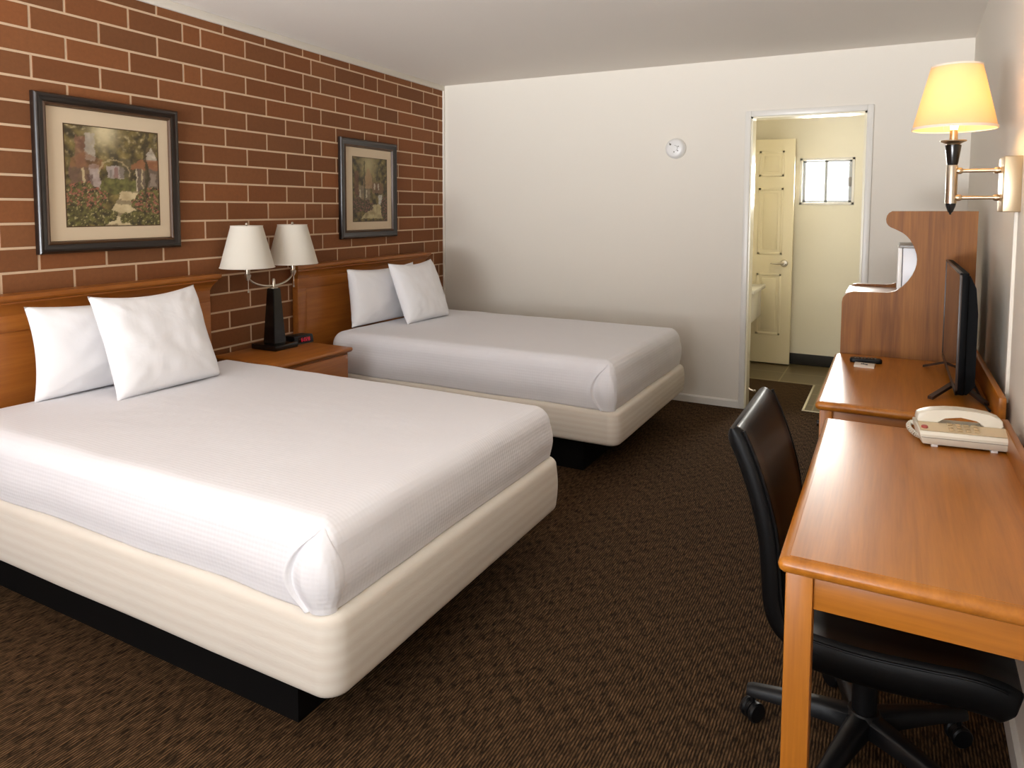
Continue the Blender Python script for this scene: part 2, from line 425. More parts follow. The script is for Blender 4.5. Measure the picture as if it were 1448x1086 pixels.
# far wall with the door opening
bm = B(); box(bm, -.2, DX0, 0, WT, -.05, H+.05); box(bm, DX1, W_ROOM+.2, 0, WT, -.05, H+.05); box(bm, DX0, DX1, 0, WT, DH, H+.05)
obj('wall_far', bm, 'wall', kind='structure', smooth=False)
bm = B(); quad_slab(bm, [(xr(YB-.1), YB-.1), (xr(YB-.1)+.12, YB-.1), (xr(.05)+.12, .05), (xr(.05), .05)], -.05, H+.05)
obj('wall_right', bm, 'wall', kind='structure', smooth=False)
# wall behind the camera with its big window
WX0, WX1, WZ0, WZ1 = .60, 3.10, .55, 2.30
bm = B()
box(bm, -.2, WX0, YB-.12, YB, -.05, H+.05); box(bm, WX1, 4.0, YB-.12, YB, -.05, H+.05)
box(bm, WX0, WX1, YB-.12, YB, -.05, WZ0); box(bm, WX0, WX1, YB-.12, YB, WZ1, H+.05)
obj('wall_back', bm, 'wall', kind='structure', smooth=False)
bm = B()
for a in (WX0, (WX0+WX1)/2-.025, WX1-.05): box(bm, a, a+.05, YB-.09, YB-.03, WZ0, WZ1, .004)
for a in (WZ0, WZ1-.05): box(bm, WX0, WX1, YB-.09, YB-.03, a, a+.05, .004)
w2 = obj('window_2', bm, 'alu', kind='structure', loc=((WX0+WX1)/2, YB-.06, WZ0))
bm = B(); box(bm, WX0+.05, WX1-.05, YB-.062, YB-.058, WZ0+.05, WZ1-.05); obj('pane', bm, 'glass', parent=w2, smooth=False)

# bathroom walls
WBX0, WBX1, WBZ0, WBZ1 = 2.672, 3.118, 1.45, 1.862
bm = B(); box(bm, BX0-.1, WBX0, YF2, YF2+.12, -.05, H); box(bm, WBX1, BX1+.1, YF2, YF2+.12, -.05, H)
box(bm, WBX0, WBX1, YF2, YF2+.12, -.05, WBZ0); box(bm, WBX0, WBX1, YF2, YF2+.12, WBZ1, H)
obj('wall_bathroom_far', bm, 'bath_wall', kind='structure', smooth=False)
bm = B(); box(bm, BX0-.1, BX0, WT, YF2, -.05, H); obj('wall_bathroom_left', bm, 'bath_wall', kind='structure', smooth=False)
bm = B(); box(bm, BX1, BX1+.1, WT, YF2, -.05, H); obj('wall_bathroom_right', bm, 'bath_wall', kind='structure', smooth=False)
bm = B(); box(bm, BX0, DX0-.03, WT, WT+.008, 0, H); box(bm, DX1+.03, BX1, WT, WT+.008, 0, H); box(bm, DX0-.03, DX1+.03, WT, WT+.008, DH+.03, H)
obj('wall_bathroom_near', bm, 'bath_wall', kind='structure', smooth=False)
bm = B(); box(bm, BX0, BX1, YF2-.012, YF2, 0, .10, .002); obj('baseboard_bathroom', bm, 'base_tile', kind='structure')

# bathroom window
bm = B(); yy = YF2
for a, b2 in ((WBX0, WBX0+.022), (WBX1-.022, WBX1)): box(bm, a, b2, yy-.012, yy+.06, WBZ0, WBZ1, .002)
for a, b2 in ((WBZ0, WBZ0+.022), (WBZ1-.022, WBZ1)): box(bm, WBX0, WBX1, yy-.012, yy+.06, a, b2, .002)
w1 = obj('window_1', bm, 'trim', kind='structure', loc=((WBX0+WBX1)/2, yy, WBZ0))
xm = (WBX0+WBX1)/2-.005
bm = B()
for x0, x1, y0 in ((WBX0+.022, xm+.01, yy+.03), (xm-.014, WBX1-.022, yy+.008)):
    for a in (x0, x1-.026): box(bm, a, a+.026, y0, y0+.018, WBZ0+.022, WBZ1-.022, .002)
    for a in (WBZ0+.022, WBZ1-.038): box(bm, x0, x1, y0, y0+.018, a, a+.016, .002)
obj('sash', bm, 'alu', parent=w1)
bm = B(); box(bm, WBX0+.03, xm, yy+.038, yy+.041, WBZ0+.03, WBZ1-.03); box(bm, xm, WBX1-.03, yy+.016, yy+.019, WBZ0+.03, WBZ1-.03)
obj('pane', bm, 'glass', parent=w1, smooth=False)
bm = B(); box(bm, WBX1-.05, WBX1-.026, yy-.02, yy+.008, 1.61, 1.69, .003); obj('latch', bm, 'appl_grey', parent=w1)

# door casing and jamb lining
bm = B(); t = .016
box(bm, DX0-.036, DX0+.002, -t, .0, 0, DH+.036, .003); box(bm, DX1-.002, DX1+.036, -t, 0, 0, DH+.036, .003); box(bm, DX0+.002, DX1-.002, -t, 0, DH-.002, DH+.036, .003)
obj('trim_1', bm, 'trim', kind='structure')
bm = B(); box(bm, DX0, DX0+.014, -.004, WT+.01, 0, DH); box(bm, DX1-.014, DX1, -.004, WT+.01, 0, DH); box(bm, DX0, DX1, -.004, WT+.01, DH-.014, DH)
obj('trim_5', bm, 'jamb', kind='structure', smooth=False)

# skirting boards
bm = B(); prism(bm, [(0, 0), (-.014, 0), (-.014, .045), (-.006, .055), (0, .055)], 'x', xl(0), DX0-.036); obj('baseboard_far', bm, 'trim', kind='structure', smooth=False)
bm = B(); prism(bm, [(0, 0), (-.014, 0), (-.014, .045), (-.006, .055), (0, .055)], 'x', DX1+.036, xr(0)); obj('baseboard_far_right', bm, 'trim', kind='structure', smooth=False)
bm = B(); quad_slab(bm, [(xr(YB), YB), (xr(YB)-.014, YB), (xr(0)-.014, 0), (xr(0), 0)], 0, .07); obj('baseboard_right', bm, 'trim', kind='structure', smooth=False)

# ------------------------------------------------------------------ bathroom door (six panels) + lever
dx0, dx1, dy = 1.875, 2.64, 1.60
bm = B(); box(bm, dx0, dx1, dy, dy+.035, .012, 2.032, .003)
d1 = obj('door_1', bm, 'door', kind='structure', loc=((dx0+dx1)/2, dy, 0))
bm = B()
def door_panel(x0, x1, z0, z1):
    w = .022
    for a, b2, c, d in ((x0, x1, z0, z0+w), (x0, x1, z1-w, z1), (x0, x0+w, z0, z1), (x1-w, x1, z0, z1)):
        box(bm, a, b2, dy-.006, dy+.001, c, d, .003)
    box(bm, x0+.045, x1-.045, dy-.005, dy+.001, z0+.045, z1-.045, .004)
for z0, z1 in ((.27, .83), (1.0, 1.60), (1.70, 1.93)):
    door_panel(2.34, 2.555, z0, z1); door_panel(1.96, 2.19, z0, z1)
obj('door_panel', bm, 'door', parent=d1)
bm = B(); hx, hz = 2.575, .925
lathe(bm, [(.032, 0), (.032, .006), (.026, .012), (.012, .014), (.012, .04)], n=24)
bm.transform(Matrix.Translation((hx, dy, hz)) @ Matrix.Rotation(PI/2, 4, 'X'))
tube(bm, [(hx, dy-.036, hz), (hx-.03, dy-.044, hz), (hx-.075, dy-.045, hz-.003), (hx-.11, dy-.042, hz)], [.010, .009, .008, .007], 10)
obj('door_handle', bm, 'chrome', parent=d1)

# wall-hung vanity in the bathroom
v = thing('bathroom_vanity', (2.15, 1.12, .47), 'white wall-hung bathroom vanity partly hidden behind the left door jamb', 'vanity')
bm = B(); box(bm, BX0+.002, 2.42, .86, 1.38, .47, .715, .004); obj('cabinet', bm, 'porcelain', parent=v)
bm = B(); box(bm, BX0+.002, 2.45, .84, 1.41, .715, .748, .006); obj('countertop', bm, 'porcelain', parent=v)
# little chrome door stop on the jamb
bm = B(); tube(bm, [(DX0+.014, .085, .13), (DX0+.03, .085, .12), (DX0+.05, .085, .115)], .006, 10); lathe(bm, [(.001, -.009), (.009, -.007), (.011, 0), (.009, .007), (.001, .009)], (DX0+.056, .085, .115), 16)
obj('door_stop', bm, 'chrome', loc=(DX0+.014, .085, .13), label='small chrome door stop low on the left doorway jamb', cat='door stop')

# ------------------------------------------------------------------ beds
def make_bed():
    # built around foot x=2.265, y -3.845..-2.515
    root = thing('bed', (1.30, -3.18, 0), 'nearest double bed, white coverlet tucked over a cream box spring', 'bed', 'double beds')
    X0, X1, Y0, Y1 = .34, 2.265, -3.845, -2.515
    bm = B()
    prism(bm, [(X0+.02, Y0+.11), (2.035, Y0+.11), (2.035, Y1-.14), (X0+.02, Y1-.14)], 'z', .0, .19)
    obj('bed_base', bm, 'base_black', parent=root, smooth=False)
    def dsp(p):
        return Vector((0, 0, .0025*noise.noise(p*4))) 
    bm = B(); loft(bm, X0, X1, Y0, Y1, .062, rprof(.188, .405, .028, .03, .006), dsp)
    obj('box_spring', bm, 'boxspring', parent=root, angle=60)
    bm = B(); loft(bm, X0+.01, X1-.06, Y0+.035, Y1-.035, .08, rprof(.40, .606, .03, .06, .004)); obj('mattress', bm, 'sheet', parent=root, angle=60)
    cx0, cx1, cy0, cy1 = X0-.01, X1-.028, Y0+.016, Y1-.012
    def dsp2(p):
        u = (p.x-cx0)/(cx1-cx0); t = max(0, min(1, (p.z-.40)/.2))
        d = Vector((noise.noise(p*6), noise.noise(p*6+Vector((7, 0, 0))), noise.noise(p*5+Vector((0, 9, 0)))))*.0035
        # hem waves low on the sides
        hem = (1-t)
        d.y += hem*.004*math.sin(p.x*9+1) * (1 if p.y > (cy0+cy1)/2 else -1)
        d.z += .004*math.sin(p.y*3.1)*t
        # vertical tuck creases at the head end of the near side
        if u < .22 and p.y < (cy0+cy1)/2: d.y += -.006*hem*math.sin(p.x*70)*(1-u/.22)
        return d
    prof = rprof(.402, .622, .016, .075, .010, 9)
    top = [(.075+.03*k, .622+.0004*k) for k in (1, 3, 6, 10, 15)]
    bm = B(); loft(bm, cx0, cx1, cy0, cy1, .052, prof+top, dsp2, nc=10, ne=26)
    cv = obj('coverlet', bm, 'coverlet', parent=root, angle=70)
    # folded corner at the near foot: a rounded flap lying over the corner
    bm = B(); r = .052; nu, nv = 48, 26
    def surf(s, z, off):
        # s: arc position, 0 = middle of the rounded corner, negative on the long near side
        half = r*PI/4
        rt = .075; ins = 0
        if z > .622-rt:
            q = min(1, (z-(.622-rt))/rt); ins = rt*(1-math.sqrt(max(0, 1-q*q)))
        bulge = .010*math.sin(PI*max(0, min(1, (z-.418)/.14)))
        if s < -half: p = Vector((cx1-r+(s+half), cy0, z)); n = Vector((0, -1, 0))
        elif s > half: p = Vector((cx1, cy0+r+(s-half), z)); n = Vector((1, 0, 0))
        else:
            a = -PI/4 + s/r; n = Vector((math.cos(a), math.sin(a), 0)); p = Vector((cx1-r, cy0+r, z)) + n*r
        return p + n*(off+bulge-ins)
    vv = []
    for j in range(nv+1):
        tz = j/nv; z = .404 + (.625-.404-.012)*tz
        sl = -.012 - .100*math.sin(PI*(.12+.88*tz))**.8
        sr = -.004 + .045*math.sin(PI*(.2+.8*tz))
        row_ = []
        for i in range(nu+1):
            q = i/nu; s = sl+(sr-sl)*q
            en = math.sin(PI*min(1, tz*.86+.14))**.5
            off = .001 + .012*en*math.sin(PI*max(0, min(1, (q-.12)/.88)))**.6
            if q < .12: off += en*.015*(1 if q < .05 else max(0, 1-(q-.05)/.035))          # lip of the tucked side, lapping over the fold
            off += .0018*math.sin(q*16+tz*5)*math.sin(PI*tz)
            row_.append(bm.verts.new(surf(s, z, off)))
        vv.append(row_)
    for j in range(nv):
        for i in range(nu): bm.faces.new((vv[j][i], vv[j][i+1], vv[j+1][i+1], vv[j+1][i]))
    bm.normal_update()
    inner = [[bm.verts.new(v_.co - v_.normal*.003*(1 if v_.normal.dot(Vector((1, -1, 0))) > 0 else -1)) for v_ in r__] for r__ in vv]
    ring = [(0, i) for i in range(nu)] + [(j, nu) for j in range(nv)] + [(nv, i) for i in range(nu, 0, -1)] + [(j, 0) for j in range(nv, 0, -1)]
    for (j, i), (j2, i2) in zip(ring, ring[1:]+ring[:1]): bm.faces.new((vv[j][i], vv[j2][i2], inner[j2][i2], inner[j][i]))
    for j in range(nv):
        for i in range(nu): bm.faces.new((inner[j][i], inner[j+1][i], inner[j+1][i+1], inner[j][i+1]))
    obj('corner_fold', bm, 'coverlet', parent=cv, angle=70)
    return root
bed = make_bed()
bed2 = dup(bed, (1.262, -1.080, 0), 0, 'far double bed against the far wall, white coverlet over a cream box spring')

for c_ in bed2.children:                       # the far set has a shallower box spring and a deeper tuck
    if c_.name.startswith('coverlet'): c_.scale.z = 1.155; c_.location.z = .622*(1-1.155)
    if c_.name.startswith('box_spring'): c_.scale.z = .843; c_.location.z = .188*(1-.843)

# headboards (frame of the brick wall)
def headboard(s0, s1, label):
    ang = LANG
    loc = Matrix.Rotation(ang, 4, 'Z') @ Vector((.03, (s0+s1)/2, 0))
    r = thing('headboard', tuple(loc), label, 'headboard', 'wooden headboards', rot=ang)
    w = (s1-s0)/2
    def P(name, f, mat):
        bm = B(); f(bm); return obj(name, bm, mat, parent=r, local=True, angle=25)
    # local: x from wall (-.026) outward
    P('panel', lambda bm: box(bm, -.022, .018, -w+.06, w-.06, .25, .90, .002), 'head')
    P('rail', lambda bm: box(bm, -.022, .024, -w+.035, w-.035, .895, .975, .003), 'head')
    def posts(sgn):
        def f(bm):
            a, b2 = sorted((sgn*(w-.035), sgn*(w-.11))); box(bm, -.022, .025, a, b2, .0, .90, .003)
        return f
    P('post', posts(1), 'head'); P('post', posts(-1), 'head')
    # crown moulding: profile swept along, with returns at both ends
    prof = [(.024, .962), (.028, .975), (.032, .985), (.046, 1.005), (.052, 1.012), (.052, 1.018), (.062, 1.024), (.066, 1.032), (.066, 1.048), (-.024, 1.048), (-.024, .962)]
    bm = B(); va = []; vb = []
    for x, z in prof:
        e = max(0, x-.024)
        va.append(bm.verts.new((x, -(w-.035)-e, z))); vb.append(bm.verts.new((x, (w-.035)+e, z)))
    n = len(prof)
    for i in range(n): bm.faces.new((va[i], va[(i+1) % n], vb[(i+1) % n], vb[i]))
    bm.faces.new(va); bm.faces.new(vb[::-1])
    obj('crown_moulding', bm, 'head', parent=r, local=True, angle=20)
    return r
headboard(-4.02, -2.50, 'wooden headboard with crown moulding behind the nearest bed')
headboard(-1.90, -.37, 'wooden headboard with crown moulding behind the far bed beside the corner')

# pillows
def pillow(name_label, base, wdir, lean, w, h, T, seed, z0):
    """base: centre of the bottom edge; wdir angle of width axis in plan; lean: tilt back from vertical (rad)"""
    bm = B(); n = 34
    wa = Vector((math.cos(wdir), math.sin(wdir), 0)); fr = Vector((wa.y, -wa.x, 0))   # facing the room
    upv = Vector((0, 0, 1))*math.cos(lean) - fr*math.sin(lean)
    nrm = wa.cross(upv); 
    if nrm.dot(fr) < 0: nrm = -nrm
    off = Vector((seed*3.1, seed*1.7, 0))
    grids = []
    for side in (1, -1):
        g = []
        for j in range(n+1):
            row_ = []
            for i in range(n+1):
                u = -1+2*i/n; v_ = -1+2*j/n
                u = math.copysign(abs(u)**.85, u); v_ = math.copysign(abs(v_)**.85, v_)
                x = w/2*u*(1-.065*(1-v_*v_)*abs(u)); y = h/2*v_*(1-(.075 if v_ > 0 else .012)*(1-u*u)*abs(v_))
                e = max(0, (1-abs(u)**2.6)*(1-abs(v_)**2.6))
                d = T/2*e**.42
                wr = noise.noise(Vector((u*2.2, v_*2.2, side*2))+off)*.010 + noise.noise(Vector((u*6, v_*3.5, side*2))+off)*.004
                # creases that run in from the corners
                cr = .006*math.sin((abs(u)-abs(v_))*20+seed)*min(1, (u*u*v_*v_)*2.0)*e**.3
                d += (wr+cr)*e**.4
                sag = .012*(1+v_)/2*(-(1-u*u)) 
                p = Vector(base) + wa*x + upv*(y+h/2+sag) + nrm*(d*side*(1.0 if side > 0 else .8))
                p.z = max(p.z, z0)
                row_.append(p)
            g.append(row_)
        grids.append(g)
    V = {}
    def vert(side, i, j):
        rim = i in (0, n) or j in (0, n)
        k_ = (0 if rim else side, i, j)
        if k_ not in V: V[k_] = bm.verts.new(grids[0 if side > 0 else 1][j][i])
        return V[k_]
    for side in (1, -1):
        for j in range(n):
            for i in range(n): bm.faces.new([vert(side, i, j), vert(side, i+1, j), vert(side, i+1, j+1), vert(side, i, j+1)])
    # piped hem round the edge
    o = obj('pillow', bm, 'pillow', loc=tuple(base), label=name_label, cat='pillow', group='white pillows', angle=80)
    return o
PZ = .628
pillow('white pillow at back, leaning on the headboard of the nearest bed', (.425, -3.185, PZ-.003), PI/2, .12, .70, .385, .145, 1, PZ-.003)
pillow('square white pillow in front of another on the nearest bed', (.690, -3.115, PZ), PI/2+.04, .38, .51, .445, .155, 2, PZ)
pillow('white pillow at back, leaning on the headboard of the far bed', (.330, -1.20, PZ-.003), PI/2, .10, .72, .385, .16, 3, PZ-.003)
pillow('square white pillow in front of another on the far bed', (.575, -1.04, PZ), PI/2+.0, .38, .50, .435, .16, 4, PZ)

# ------------------------------------------------------------------ framed prints
def paint(u, v, kind):
    """colour of the print at u (0 left..1 right), v (0 bottom..1 top): a garden lane between cottages"""
    def nz(s, o=0): return noise.fractal(Vector((u*s+o, v*s*1.1, o)), 1.0, 2.0, 4)*.5+.5
    def mixc(a, b, t): t = max(0, min(1, t)); return a*(1-t)+b*t
    C = lambda h: np.array(lin(h)[:3])
    f = nz(9, 3); f2 = nz(19, 8)
    u += (nz(15, 31)-.5)*.035; v += (nz(15, 47)-.5)*.035
    col = mixc(C('241f10'), C('86743f'), (f-.30)*1.7); col = mixc(col, C('b09a62'), (f2-.66)*2.2)
    if kind == 0:
        sky = math.exp(-((u-.40)/.13)**2-((v-.98)/.16)**2); col = mixc(col, C('d9c9a0'), sky*1.1)
        sk = max(0, f2-.55)*2.4*max(0, v-.6); col = mixc(col, C('cdbb93'), sk*2)
        def blk(x0, x1, y0, y1, c, t=1):
            nonlocal col
            if x0 < u < x1 and y0 < v < y1: col = mixc(col, C(c), t*(.72+.5*(f2-.5)))
        # left cottage
        blk(.04, .34, .32, .60, '6d4f45'); blk(.24, .34, .36, .62, 'b9a8a0'); blk(.10, .20, .60, .90, '8a5a4a', .8); blk(.20, .30, .66, .93, 'b4a99c', .9)
        if .05 < u < .38 and v < .75-.5*abs(u-.2) and v > .585: col = mixc(col, C('8a5a3c'), .6*f+.3)
        blk(.16, .185, .38, .58, 'c9b58b'); blk(.22, .27, .40, .52, '4e3130')
        # distant house
        blk(.42, .60, .46, .62, 'b8a9a2'); blk(.50, .54, .46, .60, '7b3f38', .8); blk(.44, .47, .48, .58, '6a6058', .8); blk(.56, .68, .5, .7, '4a4538', .8)
        # right cottage
        blk(.74, 1, .34, .62, '6a5a54'); blk(.84, .98, .68, .84, 'cfc2b0' if abs(u-.92) < (.86-v)*.5 else '5d4a33', .9)
        if u > .68 and .60 < v < .70-.0*u and v < .62+(u-.66)*.6: col = mixc(col, C('93593a'), .8)
        blk(.735, .755, .34, .6, 'dccdae'); blk(.80, .815, .34, .6, 'cdb98f'); blk(.84, .88, .34, .66, '39361c'); blk(.9, .97, .42, .56, '97887a', .9)
        # hedge in the middle distance
        if v < .46+.05*f and v > .33 and .34 < u < .74: col = mixc(C('3a3a1a'), C('77743c'), f2*1.3-.2)
        # lane
        c0 = .56+.10*math.sin((v-.1)*6); wd = .10+.22*max(0, .36-v)
        if v < .36 and abs(u-c0) < wd: col = mixc(C('b09a72'), C('dccaa0'), f*1.2-.1)
        if v < .36 and abs(u-c0) < wd and math.sin(v*46+u*5) > .45: col = mixc(col, C('5a4a34'), .65)
        # bushes with red flowers
        for bx, by, rx, ry in ((.16, .27, .25, .17), (.93, .24, .25, .16), (.30, .09, .22, .09), (.80, .07, .26, .08), (.06, .1, .2, .12)):
            d = ((u-bx)/rx)**2+((v-by)/ry)**2 + (f-.5)*.7
            if d < 1:
                col = mixc(C('1c1a0c'), C('6f6a34'), f2*1.9-.55)
                if nz(30, 17) > .585 and by > .15: col = mixc(C('7c332b'), C('a8705a'), nz(60, 5))
                elif nz(44, 21) > .72: col = C('a89c6c')
        if abs(u-(.86+.02*math.sin(v*14))) < .016 and v > .3: col = mixc(col, C('2a2412'), .85)
        if abs(math.hypot((u-.50)/.17, (v-.52)/.16)-1) < .05 and v > .52: col = mixc(col, C('c0ac84'), .55)
        col = mixc(col, C('a08a62'), .10)
    else:
        sky = math.exp(-((u-.45)/.2)**2-((v-.9)/.2)**2); col = mixc(col, C('b9a97a'), sky*.9)
        def blk(x0, x1, y0, y1, c, t=1):
            nonlocal col
            if x0 < u < x1 and y0 < v < y1: col = mixc(col, C(c), t*(.7+.5*(f2-.5)))
        blk(.16, .50, .34, .56, '8d7c66'); blk(.18, .22, .38, .5, 'd2c5a6'); blk(.36, .40, .38, .5, 'd2c5a6'); blk(.05, .16, .40, .78, '6e4334', .9)
        if .3 < u < .56 and v < .86-(abs(u-.44))*1.4 and v > .52: col = mixc(col, C('b08b66'), .7)
        blk(.56, .88, .44, .62, '7c5a42'); blk(.60, .65, .5, .6, 'cfc3ab'); blk(.72, .76, .5, .6, 'cfc3ab')
        blk(.74, .86, .26, .42, 'd9d3c3'); blk(.31, .35, .22, .95, '37351d')
        c0 = .66-.35*max(0, .22-v)*2; wd = .12+.9*max(0, .27-v)
        if v < .27 and abs(u-c0) < wd and v > .04: col = mixc(C('8a7850'), C('d2c293'), f*1.3-.15)
        for bx, by, rx, ry in ((.14, .26, .22, .12), (.38, .24, .2, .09), (.95, .2, .14, .2)):
            if ((u-bx)/rx)**2+((v-by)/ry)**2+(f-.5)*.8 < 1:
                col = mixc(C('2a2616'), C('63583a'), f2*1.4-.3)
                if nz(40, 11) > .62: col = C('8e5a52')
        col = mixc(col, C('5c4f36'), .18)
    return col
def picture(s0, s1, z0, z1, fw, m_, label, kind):
    loc = Matrix.Rotation(LANG, 4, 'Z') @ Vector((.001, (s0+s1)/2, z0))
    r = thing('framed_picture', tuple(loc), label, 'picture', 'framed garden prints', rot=LANG)
    w = (s1-s0)/2; h = z1-z0
    def ring(prof, mat, name, ww=w, hh=h, ins0=0):
        bm = B(); loops = []
        for ins, x in prof:
            i = ins+ins0
            loops.append([bm.verts.new(p) for p in ((x, -ww+i, i), (x, ww-i, i), (x, ww-i, hh-i), (x, -ww+i, hh-i))])
        for a, b2 in zip(loops, loops[1:]):
            for k_ in range(4): bm.faces.new((a[k_], a[(k_+1) % 4], b2[(k_+1) % 4], b2[k_]))
        return obj(name, bm, mat, parent=r, local=True, angle=30)
    ring([(0, 0), (0, .018), (.004, .026), (.010, .030), (.018, .030), (.024, .026), (.030, .024), (fw*.72, .020)], 'frame', 'frame')
    ring([(fw*.72, .020), (fw*.82, .024), (fw*.9, .024), (fw, .012), (fw, .008)], 'frame_in', 'inner_moulding')
    i = fw-.002
    bm = B(); box(bm, .002, .010, -w+i, w-i, i, h-i); obj('mat_board', bm, 'mat', parent=r, local=True, smooth=False)
    # print
    l, rr, b_, t_ = m_
    ng = 120; bm = B(); cl_ = bm.loops.layers.float_color.new('ink')
    y0, y1, zz0, zz1 = -w+l, w-rr, b_, h-t_
    nu_ = ng if (y1-y0) > .42 else 80; nv_ = ng
    vs = [[bm.verts.new((.0106, y0+(y1-y0)*a/nu_, zz0+(zz1-zz0)*c/nv_)) for a in range(nu_+1)] for c in range(nv_+1)]
    cols = [[paint(a/nu_, c/nv_, kind) for a in range(nu_+1)] for c in range(nv_+1)]
    for c in range(nv_):
        for a in range(nu_):
            fc = bm.faces.new((vs[c][a], vs[c][a+1], vs[c+1][a+1], vs[c+1][a]))
            for lp, q in zip(fc.loops, (cols[c][a], cols[c][a+1], cols[c+1][a+1], cols[c+1][a])): lp[cl_] = (q[0], q[1], q[2], 1)
    obj('art_print', bm, 'print', parent=r, local=True, smooth=False)
    # thin bevel line round the print
    bm = B()
    for a, b2, c, d in ((y0-.004, y1+.004, zz0-.004, zz0), (y0-.004, y1+.004, zz1, zz1+.004), (y0-.004, y0, zz0, zz1), (y1, y1+.004, zz0, zz1)): box(bm, .009, .0112, a, b2, c, d)
    obj('mat_bevel', bm, 'frame_in', parent=r, local=True, smooth=False)
picture(-3.392, -2.682, 1.200, 1.892, .055, (.132, .115, .118, .125), 'wide framed garden lane print above the nearest bed', 0)
picture(-1.397, -.735, 1.190, 1.886, .060, (.142, .118, .120, .125), 'framed garden print above the far bed, seen narrow', 1)

# ------------------------------------------------------------------ nightstand
nx0, nx1, ny0, ny1, nz = .178, .685, -2.497, -1.950, .60
ns = thing('nightstand', ((nx0+nx1)/2, (ny0+ny1)/2, 0), 'honey brown nightstand standing between the two beds', 'nightstand')
bm = B(); loft(bm, nx0, nx1, ny0, ny1, .012, [(.014, nz-.026), (.006, nz-.022), (.001, nz-.014), (0, nz-.008), (.003, nz-.002), (.007, nz)], nc=3, ne=2); obj('top', bm, 'head', parent=ns, angle=40)
bm = B(); box(bm, nx0+.01, nx1-.028, ny0+.02, ny1-.02, .06, nz-.026, .002); obj('body', bm, 'head', parent=ns)
bm = B(); box(bm, nx0+.02, nx1-.05, ny0+.03, ny1-.03, 0, .06); obj('plinth', bm, 'base_black', parent=ns)
for z0, z1 in ((.41, .565), (.24, .40), (.08, .23)):
    bm = B(); box(bm, nx1-.030, nx1-.012, ny0+.035, ny1-.035, z0, z1, .004); dr = obj('drawer', bm, 'head', parent=ns)
    bm = B(); lathe(bm, [(.006, 0), (.005, .010), (.012, .016), (.014, .022), (.010, .028), (.002, .030)], n=16)
    bm.transform(Matrix.Translation((nx1-.013, (ny0+ny1)/2, (z0+z1)/2)) @ Matrix.Rotation(PI/2, 4, 'Y')); obj('knob', bm, 'dark_wood', parent=dr)

# ------------------------------------------------------------------ twin lamp
lx, ly = .300, -2.180
lamp = thing('table_lamp', (lx, ly, nz), 'black column table lamp with two white shades on the nightstand', 'lamp')
bm = B(); box(bm, lx-.095, lx+.095, ly-.085, ly+.085, nz, nz+.030, .004); obj('base', bm, 'dark_wood', parent=lamp)
bm = B(); a0, a1 = .045, .027
vs = []
for r_, z in ((a0, nz+.030), (a1, .945)):
    vs.append([bm.verts.new((lx+sx*r_, ly+sy*r_, z)) for sx, sy in ((-1, -1), (1, -1), (1, 1), (-1, 1))])
for i in range(4): bm.faces.new((vs[0][i], vs[0][(i+1) % 4], vs[1][(i+1) % 4], vs[1][i]))
bm.faces.new(vs[0]); bm.faces.new(vs[1]); bmesh.ops.bevel(bm, geom=bm.edges[:], offset=.004, segments=2, affect='EDGES')
obj('column', bm, 'dark_wood', parent=lamp)
bm = B(); lathe(bm, [(.024, 0), (.024, .005), (.010, .008), (.009, .05), (.006, .055)], (lx, ly, .945), 20); obj('finial_post', bm, 'chrome', parent=lamp)
for sg, yo in ((-1, .182), (1, .150)):
    ye = ly+sg*yo; zs = 1.035
    bm = B(); pts = [(lx, ly + sg*yo*math.sin(PI/2*t), .960 + (zs-.960)*(1-math.cos(PI/2*t))) for t in [k/12 for k in range(13)]]
    tube(bm, pts, .0055, 10); obj('arm', bm, 'chrome', parent=lamp)
    bm = B(); lathe(bm, [(.008, -.03), (.016, -.012), (.018, 0), (.012, .004), (.013, .055), (.004, .058)], (lx, ye, zs), 18); so = obj('socket', bm, 'chrome', parent=lamp)
    bm = B(); tube(bm, [(lx, ye-.022, zs+.03), (lx, ye+.03, zs+.03)], .003, 8); obj('turn_key', bm, 'chrome', parent=so)
    bm = B(); tube(bm, [(lx+.004, ye, zs-.025), (lx+.004, ye, zs-.085), (lx+.004, ye, zs-.087), (lx+.004, ye, zs-.098)], [.0022, .0022, .0045, .0045], 8); obj('pull_switch', bm, 'chrome', parent=so)
    bm = B(); n = 48; R0, R1, z0, z1 = .143, .083, 1.078, 1.304
    for ro in (0, -.002):
        lathe(bm, [(R0+ro, z0), (R1+ro, z1)], (lx, ye, 0), n, cap=False)
    tube(bm, [(lx+R0*math.cos(2*PI*k/n), ye+R0*math.sin(2*PI*k/n), z0) for k in range(n+1)], .0025, 6, cap=False)
    tube(bm, [(lx+R1*math.cos(2*PI*k/n), ye+R1*math.sin(2*PI*k/n), z1) for k in range(n+1)], .0025, 6, cap=False)
    sh = obj('lamp_shade', bm, 'shade', parent=lamp)
    bm = B(); lathe(bm, [(.003, 0), (.003, .012), (.008, .018), (.008, .024), (.003, .030)], (lx, ye, z1-.012), 14)
    for k in range(3):
        a = 2*PI*k/3; tube(bm, [(lx, ye, z1-.008), (lx+R1*math.cos(a), ye+R1*math.sin(a), z1-.002)], .0015, 6)
    tube(bm, [(lx, ye, zs+.05), (lx, ye, z1-.01)], .003, 8)
    obj('finial', bm, 'chrome', parent=sh)

